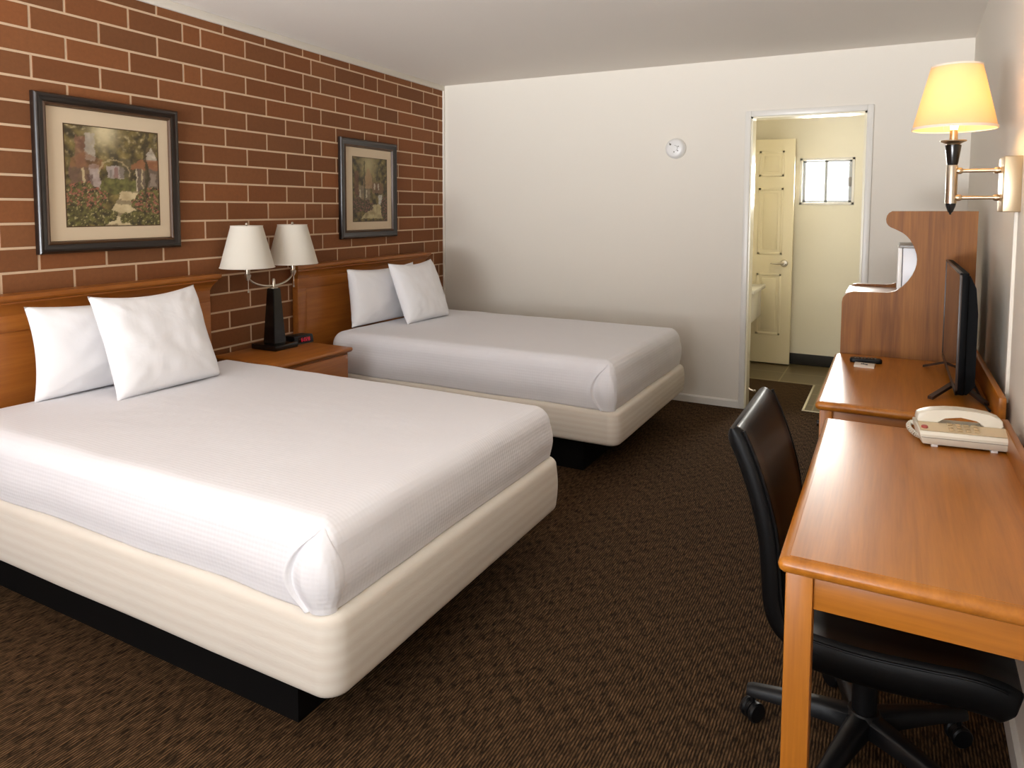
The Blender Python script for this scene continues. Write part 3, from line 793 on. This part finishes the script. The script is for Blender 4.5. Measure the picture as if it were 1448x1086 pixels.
# ------------------------------------------------------------------ alarm clock
ck = thing('alarm_clock', (.30, -2.00, nz), 'small black alarm clock with red digits on the nightstand', 'clock')
cx_, cy_ = .315, -1.995
bm = B(); prism(bm, [(-.075, 0), (.045, 0), (.038, .040), (.030, .048), (-.060, .044), (-.075, .030)], 'y', -.075, .062, .003)
ROT = Matrix.Translation((cx_, cy_, nz+.001)) @ Matrix.Rotation(-.10, 4, 'Z'); bm.transform(ROT); obj('case', bm, 'plastic_blk', parent=ck)
bm = B(); box(bm, .0405, .0435, -.05, .052, .008, .040, .001); bm.transform(ROT); cf = obj('display', bm, 'clock_face', parent=ck)
SEG = {'8': 'abcdefg', '2': 'abged', '0': 'abcdef', '1': 'bc', '6': 'acdefg'}
bm = B()
def digit(ch, y, s=.0085, h=.020):
    x = .0440; zc = .024; t_ = .0022
    P = {'a': (0, 1, 1), 'g': (0, 0, 1), 'd': (0, -1, 1), 'f': (-1, .5, 0), 'b': (1, .5, 0), 'e': (-1, -.5, 0), 'c': (1, -.5, 0)}
    for sgm in SEG[ch]:
        a, b2, hor = P[sgm]; yy_ = y+a*s/2; zz_ = zc+b2*h/2
        if hor: box(bm, x, x+.0012, y-s/2+.001, y+s/2-.001, zz_-t_/2, zz_+t_/2)
        else: box(bm, x, x+.0012, yy_-t_/2, yy_+t_/2, zz_-h/4+.0006, zz_+h/4-.0006) if False else box(bm, x, x+.0012, yy_-t_/2, yy_+t_/2, zc+(0 if b2 > 0 else -h/2)+.0008, zc+(h/2 if b2 > 0 else 0)-.0008)
for ch, y in (('6', -.024), ('0', -.004), ('2', .011), ('8', .027)): digit(ch, y)
box(bm, .0440, .0452, -.0155, -.0135, .027, .030); box(bm, .0440, .0452, -.0155, -.0135, .018, .021)
bm.transform(ROT); obj('digit_readout', bm, 'led', parent=cf, smooth=False)

# ------------------------------------------------------------------ smoke detector
sd = thing('smoke_detector', (2.017, 0, 1.842), 'round white smoke detector high on the far wall', 'smoke detector')
def onwall(bm, c): bm.transform(Matrix.Translation(c) @ Matrix.Rotation(PI/2, 4, 'X')); return bm
bm = B(); lathe(bm, [(.074, 0), (.074, .016), (.070, .020)], n=40); onwall(bm, (2.017, 0, 1.842)); obj('mounting_plate', bm, 'trim', parent=sd)
bm = B(); lathe(bm, [(.070, .018), (.068, .030), (.060, .042), (.050, .046), (.002, .047)], n=40); onwall(bm, (2.017, 0, 1.842)); obj('cover', bm, 'white', parent=sd)
for dx, dz, r_ in ((-.030, .028, .007), (.028, .012, .004), (.024, -.018, .0045), (-.002, -.026, .0045), (-.036, .036, .003)):
    bm = B(); lathe(bm, [(r_, .0), (r_, .003)], n=12); onwall(bm, (2.017+dx, -.0455, 1.842+dz)); obj('sensor_hole', bm, 'vent', parent=sd)
bm = B(); tube(bm, [(2.017+.022*math.cos(a), -.047, 1.842+.02*math.sin(a)) for a in [(-60+10*k)*PI/180 for k in range(16)]], .0012, 6); obj('test_button_ring', bm, 'vent', parent=sd)

# ------------------------------------------------------------------ desk
ex0, ex1, ey0, ey1, ez = 3.258, 3.722, -3.735, -2.720, .76
dk = thing('desk', ((ex0+ex1)/2, (ey0+ey1)/2, 0), 'honey brown wooden writing desk in the foreground with a telephone on it', 'desk')
edge_prof = [(.018, ez-.030), (.008, ez-.028), (.002, ez-.022), (0, ez-.014), (.002, ez-.006), (.008, ez-.001), (.016, ez)]
bm = B(); loft(bm, ex0, ex1, ey0, ey1, .012, edge_prof, nc=3, ne=2); tp = obj('desktop', bm, 'oak', parent=dk, angle=50)
bm = B(); box(bm, ex0+.020, ex1-.002, ey0+.020, ey1-.020, ez-.002, ez+.0008, .0004, 1); obj('laminate_inlay', bm, 'oak', parent=tp, smooth=False)
lw_ = .048
for (a, b2) in ((ex0+.014, ey0+.012), (ex0+.014, ey1-.012-lw_), (ex1-.005-lw_, ey0+.012), (ex1-.005-lw_, ey1-.012-lw_)):
    bm = B(); box(bm, a, a+lw_, b2, b2+lw_, 0, ez-.029, .003); obj('leg', bm, 'oak_z', parent=dk)
for nm, args in (('side_apron', (ex0+.014+lw_, ex1-.005-lw_, ey0+.022, ey0+.042)), ('side_apron', (ex0+.014+lw_, ex1-.005-lw_, ey1-.042, ey1-.022))):
    bm = B(); box(bm, *args, ez-.094, ez-.029, .002); obj(nm, bm, 'oak_x', parent=dk)
bm = B(); box(bm, ex0+.024, ex0+.044, ey0+.012+lw_, ey1-.012-lw_, ez-.094, ez-.029, .002); obj('front_apron', bm, 'oak', parent=dk)
bm = B(); box(bm, ex1-.040, ex1-.020, ey0+.012+lw_, ey1-.012-lw_, ez-.094, ez-.029, .002); obj('back_apron', bm, 'oak', parent=dk)
bm = B(); box(bm, ex1-.006, ex1+.012, ey0+.02, ey1, ez-.02, ez+.060, .003); obj('backsplash', bm, 'oak', parent=dk)

# ------------------------------------------------------------------ dresser
gx0, gx1, gy0, gy1 = 3.214, 3.735, -2.545, -1.620
ds = thing('dresser', ((gx0+gx1)/2, (gy0+gy1)/2, 0), 'honey brown dresser carrying the television, beyond the desk', 'dresser')
bm = B(); loft(bm, gx0, gx1, gy0, gy1, .012, [(a, z) for a, z in edge_prof], nc=3, ne=2); tp = obj('dresser_top', bm, 'oak', parent=ds, angle=50)
bm = B(); box(bm, gx0+.020, gx1-.002, gy0+.020, gy1-.004, ez-.002, ez+.0008, .0004, 1); obj('laminate_inlay', bm, 'oak', parent=tp, smooth=False)
bm = B(); box(bm, gx0+.03, gx1-.005, gy0+.030, gy1-.02, .05, ez-.028, .002); obj('body', bm, 'oak_x', parent=ds)
for y in (gy0+.015, gy1-.055):
    bm = B(); box(bm, gx0+.014, gx0+.054, y, y+.04, 0, ez-.028, .003); obj('post', bm, 'oak_z', parent=ds)
for y0_, y1_ in ((gy0+.06, (gy0+gy1)/2-.01), ((gy0+gy1)/2+.01, gy1-.06)):
    for z0, z1 in ((.52, .71), (.31, .50), (.09, .29)):
        bm = B(); box(bm, gx0+.014, gx0+.032, y0_, y1_, z0, z1, .003); dr = obj('drawer', bm, 'oak', parent=ds)
        bm = B(); lathe(bm, [(.006, 0), (.006, .012), (.013, .018), (.011, .026), (.002, .028)], n=14); bm.transform(Matrix.Translation((gx0+.015, (y0_+y1_)/2, (z0+z1)/2)) @ Matrix.Rotation(-PI/2, 4, 'Y')); obj('knob', bm, 'dark_wood', parent=dr)
bm = B(); box(bm, gx1-.004, gx1+.016, gy0+.01, gy1-.03, ez-.02, ez+.078, .003); obj('backsplash', bm, 'oak', parent=ds)

# ------------------------------------------------------------------ wood-grain stand behind the dresser
st = thing('appliance_stand', (3.49, -1.41, 0), 'wood-grain stand with S-curved side panels beyond the dresser', 'stand')
PP = [(3.252, 1.029), (3.262, 1.037), (3.278, 1.041), (3.41, 1.043), (3.432, 1.047), (3.452, 1.056), (3.474, 1.075), (3.493, 1.099), (3.508, 1.124), (3.518, 1.150), (3.523, 1.172), (3.524, 1.194), (3.521, 1.216), (3.514, 1.238), (3.505, 1.260), (3.494, 1.279), (3.481, 1.294), (3.466, 1.307), (3.436, 1.323), (3.418, 1.331), (3.408, 1.339), (3.401, 1.351), (3.399, 1.366), (3.402, 1.381), (3.409, 1.393), (3.422, 1.401), (3.740, 1.403), (3.740, .0), (3.234, .0), (3.234, .99), (3.237, 1.008), (3.243, 1.020)]
for y in (-1.60, -1.215):
    bm = B(); prism(bm, PP, 'y', y, y+.018); 
    for f_ in bm.faces:
        f_.material_index = 0 if len(f_.verts) > 4 else 1
    obj('side_panel', bm, ['lam', 'lam_edge'], parent=st, smooth=False)
bm = B(); box(bm, 3.245, 3.735, -1.582, -1.215, 1.005, 1.030, .002); obj('deck', bm, 'deck', parent=st)
bm = B(); box(bm, 3.245, 3.735, -1.582, -1.215, .10, .12); box(bm, 3.72, 3.735, -1.582, -1.215, .12, 1.005); obj('lower_shelf', bm, 'lam', parent=st, smooth=False)
mw_ = thing('microwave', (3.6, -1.40, 1.03), 'white boxy appliance showing through the curved cut-out of the stand', 'appliance')
bm = B(); box(bm, 3.470, 3.735, -1.560, -1.235, 1.036, 1.240, .004); obj('body', bm, 'appliance', parent=mw_)
bm = B(); box(bm, 3.450, 3.468, -1.560, -1.235, 1.036, 1.240, .004); obj('front_door', bm, 'white', parent=mw_)
bm = B(); box(bm, 3.456, 3.735, -1.560, -1.235, 1.240, 1.252, .002); obj('top_cover', bm, 'appl_grey', parent=mw_)
for a in (3.49, 3.71):
    for b2 in (-1.54, -1.26):
        bm = B(); lathe(bm, [(.009, 1.030), (.009, 1.037)], (a, b2, 0), 10); obj('foot', bm, 'appl_grey', parent=mw_)

# ------------------------------------------------------------------ television
tx, ty0, ty1, tz0, tz1 = 3.630, -2.395, -1.690, .800, 1.203
tv = thing('television', (3.65, -2.04, ez), 'flat black television on splayed feet on the dresser', 'television')
bm = B(); box(bm, tx, tx+.022, ty0, ty1, tz0, tz1, .003); obj('housing', bm, 'tv', parent=tv)
bm = B(); prism(bm, [(tz0+.0, tx+.018), (tz0, tx+.030), (tz0+.03, tx+.052), (tz0+.27, tx+.052), (tz1-.05, tx+.044), (tz1-.01, tx+.026), (tz1-.01, tx+.018)], 'y', ty0+.012, ty1-.012)
bm.transform(Matrix(((0, 0, 1, 0), (0, 1, 0, 0), (1, 0, 0, 0), (0, 0, 0, 1)))); obj('back_cover', bm, 'tv', parent=tv, angle=15)
bm = B(); box(bm, tx-.002, tx+.001, ty0+.008, ty1-.008, tz0+.016, tz1-.008); obj('screen', bm, 'screen', parent=tv, smooth=False)
bm = B()
for a in ((ty0, ty1, tz1-.008, tz1+.001), (ty0, ty1, tz0-.001, tz0+.016), (ty0, ty0+.008, tz0, tz1), (ty1-.008, ty1, tz0, tz1)): box(bm, tx-.004, tx+.004, a[0], a[1], a[2], a[3], .001)
obj('bezel', bm, 'tv_bezel', parent=tv)
for yc, yt in ((-2.20, -2.335), (-1.83, -1.775)):
    bm = B()
    for xe in (3.560, 3.722):
        a = Vector((tx+.015, yc, .800)); c = Vector((xe, yt, .763))
        d = (c-a); side = Vector((-d.y, d.x, 0)).normalized()*.009
        vs = [bm.verts.new(p+s_*side+Vector((0, 0, h_))) for p in (a, c) for s_ in (-1, 1) for h_ in (0, .010)]
        for f_ in ((0, 1, 3, 2), (4, 6, 7, 5), (0, 4, 5, 1), (2, 3, 7, 6), (0, 2, 6, 4), (1, 5, 7, 3)): bm.faces.new([vs[i] for i in f_])
    box(bm, tx+.004, tx+.026, yc-.011, yc+.011, .797, .812)
    obj('foot', bm, 'tv_foot', parent=tv, smooth=False)
def catmull(P, n=8):
    P = [Vector(p) for p in P]; P = [P[0]]+P+[P[-1]]; out = []
    for i in range(1, len(P)-2):
        for k_ in range(n):
            t = k_/n; a, b2, c, d = P[i-1:i+3]
            out.append(.5*((2*b2)+(c-a)*t+(2*a-5*b2+4*c-d)*t*t+(3*b2-a-3*c+d)*t**3))
    out.append(P[-2]); return out
bm = B(); tube(bm, catmull([(3.68, -2.0, .86), (3.70, -2.02, .80), (3.712, -2.12, .767), (3.716, -2.30, .766), (3.722, -2.42, .766)]), .004, 8); obj('power_cord', bm, 'cable', parent=tv)

# remote + note card
rm = thing('remote_control', (3.345, -1.79, ez+.001), 'black remote control lying behind a white note pad on the dresser', 'remote control')
RR_ = Matrix.Translation((3.345, -1.785, ez+.001)) @ Matrix.Rotation(.10, 4, 'Z')
bm = B(); loft(bm, -.062, .062, -.020, .020, .014, rprof(0, .019, .004, .007, 0, 3), nc=4, ne=4); bm.transform(RR_); obj('case', bm, 'plastic_blk', parent=rm)
bm = B()
for i in range(7):
    for j in (-1, 0, 1): lathe(bm, [(.0032, .018), (.0032, .0205), (.001, .021)], (-.042+i*.013, j*.010, 0), 8)
bm.transform(RR_); obj('button', bm, 'vent', parent=rm)
npd = thing('note_pad', (3.343, -1.865, ez), 'small white note pad with dark print lying by the remote on the dresser', 'note pad')
bm = B(); box(bm, -.038, .038, -.040, .035, 0, .008, .001); NP = Matrix.Translation((3.343, -1.868, ez+.001)) @ Matrix.Rotation(-.03, 4, 'Z'); bm.transform(NP); obj('pad', bm, 'paper', parent=npd)
bm = B()
for x0, x1, y0, y1 in ((-.014, -.009, -.006, .016), (-.008, -.002, -.004, .018), (-.001, .002, -.008, .010), (.003, .012, -.012, .006)): box(bm, x0, x1, y0, y1, .008, .0086)
bm.transform(NP); obj('printed_mark', bm, 'ink', parent=npd, smooth=False)

# ------------------------------------------------------------------ telephone
ph = thing('telephone', (3.615, -2.82, ez), 'ivory push-button desk telephone with coiled cord on the desk', 'telephone')
PT = Matrix.Translation((3.520, -2.893, ez)) @ Matrix.Rotation(.13, 4, 'Z')
PL = .200
# body: side profile (y depth, z) swept along x with a bevel
bm = B(); prism(bm, [(.004, .008), (.0, .016), (-.006, .036), (.0, .044), (.055, .054), (.070, .050), (.100, .054), (.108, .048), (.108, .010), (.104, .006), (.010, .006)], 'x', 0, PL, .004)
for v_ in bm.verts:        # ends flare upward like the moulded case
    t = max(0, min(1, (v_.co.z-.006)/.045)); v_.co.x += (-.012 if v_.co.x < PL/2 else .016)*t
bm.transform(PT); pb = obj('base', bm, 'phone', parent=ph, angle=30)
bm = B(); prism(bm, [(.002, .0452), (.054, .0546), (.053, .0562), (.001, .0468)], 'x', -.006, PL+.010); bm.transform(PT); obj('faceplate', bm, 'phone_face', parent=pb, smooth=False)
sl = math.atan2(.0094, .052)
for r_ in range(3):
    for c in range(4):
        bm = B(); box(bm, -.006, .006, -.005, .005, 0, .004, .0012)
        q = (.014+r_*.0155)
        bm.transform(PT @ Matrix.Translation((.070+c*.020, q, .0468+(q-.001)*math.tan(sl)+.0004)) @ Matrix.Rotation(sl, 4, 'X')); obj('key', bm, 'phone_key', parent=pb)
bm = B(); lathe(bm, [(.0085, 0), (.0085, .003), (.006, .005), (.001, .0055)], n=18); bm.transform(PT @ Matrix.Translation((.006, .018, .0500)) @ Matrix.Rotation(sl, 4, 'X')); obj('message_lamp', bm, 'phone_red', parent=pb)
bm = B(); box(bm, -.004, PL+.008, -.0068, -.002, .0275, .0285); bm.transform(PT); obj('seam', bm, 'phone_dark', parent=pb, smooth=False)
for a, b2 in ((.03, .012), (.17, .012), (.03, .095), (.17, .095)):
    bm = B(); box(bm, a-.008, a+.008, b2-.006, b2+.006, 0.0005, .008, .001); bm.transform(PT); obj('rubber_foot', bm, 'white', parent=pb)
# handset: arched bar, thicker at both ends
prof_top = [(-.004, .076), (.006, .082), (.030, .089), (.065, .094), (.100, .0955), (.135, .094), (.170, .089), (.192, .082), (.199, .074), (.201, .060), (.196, .053)]
prof_bot = [(.153, .053), (.147, .069), (.138, .0735), (.100, .0755), (.062, .0735), (.053, .069), (.047, .053), (-.002, .053), (-.007, .060)]
bm = B(); prism(bm, prof_top+prof_bot, 'y', .055, .098, .004); bm.transform(PT); hs_ = obj('handset', bm, 'phone', parent=ph, angle=40)
# coiled cord
bm = B(); path = catmull([(3.524, -2.86, .792), (3.512, -2.84, .775), (3.497, -2.80, .773), (3.488, -2.765, .777), (3.493, -2.745, .783), (3.503, -2.755, .788), (3.508, -2.79, .80), (3.522, -2.825, .828)], 24)
pts = []
for i, p in enumerate(path):
    d = (path[min(i+1, len(path)-1)]-path[max(i-1, 0)]).normalized(); a = d.cross(Vector((0, 0, 1))).normalized(); u_ = a.cross(d)
    th = i*.9; pts.append(p + (a*math.cos(th)+u_*math.sin(th))*.006)
tube(bm, pts, .0018, 6); obj('coiled_cord', bm, 'phone', parent=ph)
bm = B(); tube(bm, catmull([(3.715, -2.86, .780), (3.728, -2.868, .766), (3.742, -2.90, .765)]), .0018, 6); obj('line_cord', bm, 'cable', parent=ph)

# ------------------------------------------------------------------ wall swing-arm lamp
sx, sy = 3.590, -2.40
sc = thing('wall_lamp', (3.77, sy, 1.49), 'lit swing-arm wall lamp with cream shade above the dresser', 'lamp')
xw = xr(-2.42)
bm = B(); box(bm, xw-.048, xw-.001, -2.49, -2.36, 1.402, 1.572, .003); obj('wall_plate', bm, 'brass', parent=sc)
for z in (1.533, 1.447):
    bm = B(); x1 = xw-.048
    tube(bm, [(sx+.012, sy, z), (x1, sy-.01, z)], .006, 14)
    for xx in (sx+.020, x1-.008):
        b3 = [(xx-.009, .008), (xx-.004, .0105), (xx+.004, .0105), (xx+.009, .008)]
        tube(bm, [(a, sy-.005, z) for a, _ in b3], [r_ for _, r_ in b3], 14)
    obj('swing_arm', bm, 'brass', parent=sc)
bm = B(); lathe(bm, [(.0165, 1.428), (.0165, 1.548), (.015, 1.552)], (sx, sy, 0), 28); obj('stem', bm, 'chrome', parent=sc)
bm = B(); lathe(bm, [(.014, 1.552), (.016, 1.558), (.023, 1.612), (.023, 1.616)], (sx, sy, 0), 28); obj('neck', bm, 'dark_wood', parent=sc)
bm = B(); lathe(bm, [(.015, 1.428), (.014, 1.420), (.007, 1.400), (.004, 1.399)], (sx, sy, 0), 24); lathe(bm, [(.004, 1.399), (.003, 1.393), (.001, 1.392)], (sx, sy, 0), 12); obj('finial', bm, 'dark_wood', parent=sc)
bm = B(); lathe(bm, [(.018, 1.616), (.020, 1.620), (.037, 1.628), (.038, 1.631), (.012, 1.631), (.011, 1.665)], (sx, sy, 0), 28); obj('cup', bm, 'brass', parent=sc)
bm = B(); lathe(bm, [(.010, 1.665), (.012, 1.680), (.024, 1.705), (.028, 1.725), (.022, 1.750), (.010, 1.760), (.001, 1.762)], (sx, sy, 0), 20); bl = obj('bulb', bm, 'bulb', parent=sc)
bm = B(); n = 64; R0, R1, z0, z1 = .120, .0715, 1.667, 1.868
for ro in (0, -.0015): lathe(bm, [(R0+ro, z0), (R1+ro, z1)], (sx, sy, 0), n, cap=False)
sh = obj('lamp_shade', bm, 'shade_lit', parent=sc)
for R_, z in ((R0, z0), (R1, z1)):
    bm = B(); lathe(bm, [(R_+.001, z-.001 if z == z0 else z-.008), (R_+.0015, z+.007 if z == z0 else z+.001), (R_-.002, z+.007 if z == z0 else z+.001), (R_-.002, z-.001 if z == z0 else z-.008)], (sx, sy, 0), n, cap=False)
    obj('shade_trim', bm, 'shade', parent=sh)
bm = B()
for k in range(3):
    a = 2*PI*k/3+.4; tube(bm, [(sx, sy, 1.80), (sx+R1*math.cos(a), sy+R1*math.sin(a), 1.855)], .0013, 6)
tube(bm, [(sx+.03, sy, 1.66), (sx+.036, sy, 1.72), (sx+.02, sy, 1.79), (sx, sy, 1.80)], .0013, 6); tube(bm, [(sx-.03, sy, 1.66), (sx-.036, sy, 1.72), (sx-.02, sy, 1.79), (sx, sy, 1.80)], .0013, 6)
obj('harp', bm, 'brass', parent=sh)
bm = B(); yy_ = -2.425; xx = xr(yy_); box(bm, xx-.010, xx, yy_-.010, yy_+.010, .80, 1.402, .002)
obj('cord_cover', bm, 'wall', loc=(xx, yy_, .80), label='thin white cord channel running down the wall below the lit wall lamp', cat='cord cover')

# ------------------------------------------------------------------ office chair
ch = thing('office_chair', (3.41, -3.16, 0), 'armless black leather office chair on castors, tucked under the desk', 'chair')
CY0, CY1 = -3.405, -2.960
def slab(path, th, y0, y1, rnd):
    """sweep a padded section along an (x,z) path; rounded sides"""
    bm = B(); P = [Vector((p[0], 0, p[1])) for p in path]; m = len(P)
    secs = []
    ys = []
    ns_ = 6
    prof = []
    for k_ in range(ns_+1):
        a = PI/2*k_/ns_; prof.append((y0+rnd*(1-math.sin(a)), math.cos(a)))
    # closed section: (y, signed half thickness factor)
    up = [(y0+rnd*(1-math.cos(PI/2*k_/ns_)), math.sin(PI/2*k_/ns_)) for k_ in range(ns_+1)]
    mid = [(y0+rnd+(y1-y0-2*rnd)*k_/8, 1.0+.10*math.sin(PI*k_/8)) for k_ in range(1, 8)]
    up = up + mid + [(y0+y1-a, b2) for a, b2 in reversed(up)]
    sec = up + [(a, -b2*(.9 if abs(b2) > .99 else 1)) for a, b2 in reversed(up[1:-1])]
    for i, p in enumerate(P):
        t = (P[min(i+1, m-1)]-P[max(i-1, 0)]).normalized(); nn = Vector((t.z, 0, -t.x))
        h_ = th/2
        e = min(i, m-1-i)/ (m*.06); h_ *= min(1, .35+.65*math.sin(min(1, e)*PI/2))
        secs.append([bm.verts.new((p.x+nn.x*b2*h_, a, p.z+nn.z*b2*h_)) for a, b2 in sec])
    q = len(sec)
    for a, b2 in zip(secs, secs[1:]):
        for k_ in range(q): bm.faces.new((a[k_], a[(k_+1) % q], b2[(k_+1) % q], b2[k_]))
    bm.faces.new(secs[0]); bm.faces.new(secs[-1][::-1])
    return bm
outer = [(3.086, .884), (3.119, .812), (3.149, .728), (3.171, .640), (3.181, .550), (3.188, .475), (3.205, .428), (3.238, .402), (3.290, .390)]
back = catmull([(x+.022, 0, z+.006) for x, z in outer], 8); back = [(p.x, p.z) for p in back]
bm = slab(back, .050, CY0, CY1, .020); obj('backrest', bm, 'leather', parent=ch, angle=60)
seatp = catmull([(3.248, 0, .400), (3.29, 0, .392), (3.40, 0, .386), (3.52, 0, .392), (3.60, 0, .398), (3.655, 0, .394), (3.684, 0, .382)], 8)
bm = slab([(p.x, p.z) for p in seatp], .090, CY0, CY1, .022); se = obj('seat', bm, 'leather', parent=ch, angle=60)
for yy_ in (CY0+.003, CY1-.003):
    bm = B(); tube(bm, [(p[0]+.020, yy_, p[1]+.010) for p in back[2:-6]], .004, 8); obj('piping', bm, 'leather', parent=ch)
bm = B(); tube(bm, [(p.x, CY0+.004, p.z+.032) for p in seatp[4:-5]], .003, 8); obj('seam', bm, 'leather', parent=se)
hx_, hy_ = 3.405, -3.135
bm = B(); box(bm, hx_-.09, hx_+.09, hy_-.07, hy_+.07, .310, .350, .006); obj('tilt_mechanism', bm, 'plastic_blk', parent=ch)
bm = B(); lathe(bm, [(.030, .10), (.030, .22), (.024, .225), (.024, .315)], (hx_, hy_, 0), 24); obj('gas_column', bm, 'plastic_blk', parent=ch)
bm = B(); lathe(bm, [(.036, .068), (.044, .080), (.044, .115), (.036, .125)], (hx_, hy_, 0), 24); obj('hub', bm, 'plastic_blk', parent=ch)
for k in range(5):
    a = math.radians(180+72*k); d = Vector((math.cos(a), math.sin(a), 0)); s_ = Vector((-d.y, d.x, 0))
    bm = B(); secs = []
    for r_, w_, zt_, zb_ in ((.02, .030, .122, .072), (.10, .026, .118, .075), (.20, .022, .108, .076), (.275, .020, .100, .074), (.290, .017, .095, .074)):
        c = Vector((hx_, hy_, 0))+d*r_
        secs.append([bm.verts.new(c+s_*u_*w_*.9+Vector((0, 0, z))) for u_, z in ((-1, zb_), (1, zb_), (1, zt_-.008), (.6, zt_), (-.6, zt_), (-1, zt_-.008))])
    for p, q in zip(secs, secs[1:]):
        for i in range(6): bm.faces.new((p[i], p[(i+1) % 6], q[(i+1) % 6], q[i]))
    bm.faces.new(secs[0]); bm.faces.new(secs[-1][::-1]); obj('base_leg', bm, 'plastic_blk', parent=ch, angle=50)
    c = Vector((hx_, hy_, 0))+d*.275
    rot = Matrix.Translation((c.x, c.y, .028)) @ Matrix.Rotation(a+.9+k*.7, 4, 'Z') @ Matrix.Rotation(PI/2, 4, 'X')
    bm = B()
    for z_ in (-.024, .006): lathe(bm, [(.010, z_), (.024, z_+.001), (.0275, z_+.005), (.0275, z_+.013), (.024, z_+.017), (.010, z_+.018)], n=22)
    lathe(bm, [(.006, -.010), (.006, .010)], n=10); bm.transform(rot)
    lathe(bm, [(.007, .030), (.007, .078)], (c.x, c.y, 0), 12)
    b3 = B(); lathe(b3, [(.020, -.006), (.0245, -.005), (.0245, .005), (.020, .006)], n=20)
    b3.transform(rot); me = bpy.data.meshes.new('t'); b3.to_mesh(me); bm.from_mesh(me); b3.free()
    obj('castor', bm, 'plastic_blk', parent=ch)

# ------------------------------------------------------------------ light
wd = bpy.data.worlds.new('World'); S.world = wd; wd.use_nodes = True
bg = wd.node_tree.nodes['Background']; bg.inputs['Color'].default_value = (.92, .96, 1.0, 1); bg.inputs['Strength'].default_value = 2.0
def area(name, loc, rot, sx_, sy__, power, col):
    l = bpy.data.lights.new(name, 'AREA'); l.shape = 'RECTANGLE'; l.size = sx_; l.size_y = sy__; l.energy = power; l.color = col
    o = bpy.data.objects.new(name, l); COL.objects.link(o); o.location = loc; o.rotation_euler = rot; return o
area('window_daylight', ((WX0+WX1)/2, YB-.16, (WZ0+WZ1)/2), (PI/2, 0, 0), WX1-WX0, WZ1-WZ0, 52, (.86, .92, 1.0))
area('added_ceiling_fill', (1.9, YB-2.6, -.18), (PI/2+.46, 0, 0), 5.0, 1.9, 2500, (.955, .975, 1.0))  # added fill lamp aimed up through the window, brightens ceiling and bed tops
area('bathroom_daylight', ((WBX0+WBX1)/2, YF2+.16, (WBZ0+WBZ1)/2), (-PI/2, 0, 0), WBX1-WBX0, WBZ1-WBZ0, 58, (1.0, .975, .91))
l = bpy.data.lights.new('bulb_light', 'POINT'); l.energy = .8; l.color = (1.0, .74, .45); l.shadow_soft_size = .03
o = bpy.data.objects.new('bulb_light', l); COL.objects.link(o); o.location = (sx, sy, 1.785)

# ------------------------------------------------------------------ camera
F, PCX, PCY = 999.691, 737.7605, 363.0967
YAW, PIT, ROL = -.483097, .068427, -.0043237
cam = bpy.data.cameras.new('camera'); co = bpy.data.objects.new('camera', cam); COL.objects.link(co)
cam.sensor_fit = 'HORIZONTAL'; cam.sensor_width = 36; cam.lens = F/1448*36
cam.shift_x = (724-PCX)/1448; cam.shift_y = (PCY-543)/1448
cam.clip_start = .02
cp, sp_, cy2, sy2 = math.cos(PIT), math.sin(PIT), math.cos(YAW), math.sin(YAW)
fwd = Vector((sy2*cp, cy2*cp, -sp_)); right = Vector((cy2, -sy2, 0)); down = fwd.cross(right)
r2 = right*math.cos(ROL)+down*math.sin(ROL); d2 = -right*math.sin(ROL)+down*math.cos(ROL)
co.matrix_world = Matrix(((r2.x, -d2.x, -fwd.x, 3.42684), (r2.y, -d2.y, -fwd.y, -5.08554), (r2.z, -d2.z, -fwd.z, 1.406614), (0, 0, 0, 1)))
S.camera = co
vs_ = S.view_settings; S.display_settings.display_device = 'sRGB'
vs_.view_transform = 'Standard'; vs_.look = 'None'; vs_.gamma = 1; vs_.use_curve_mapping = False; vs_.exposure = 0.34
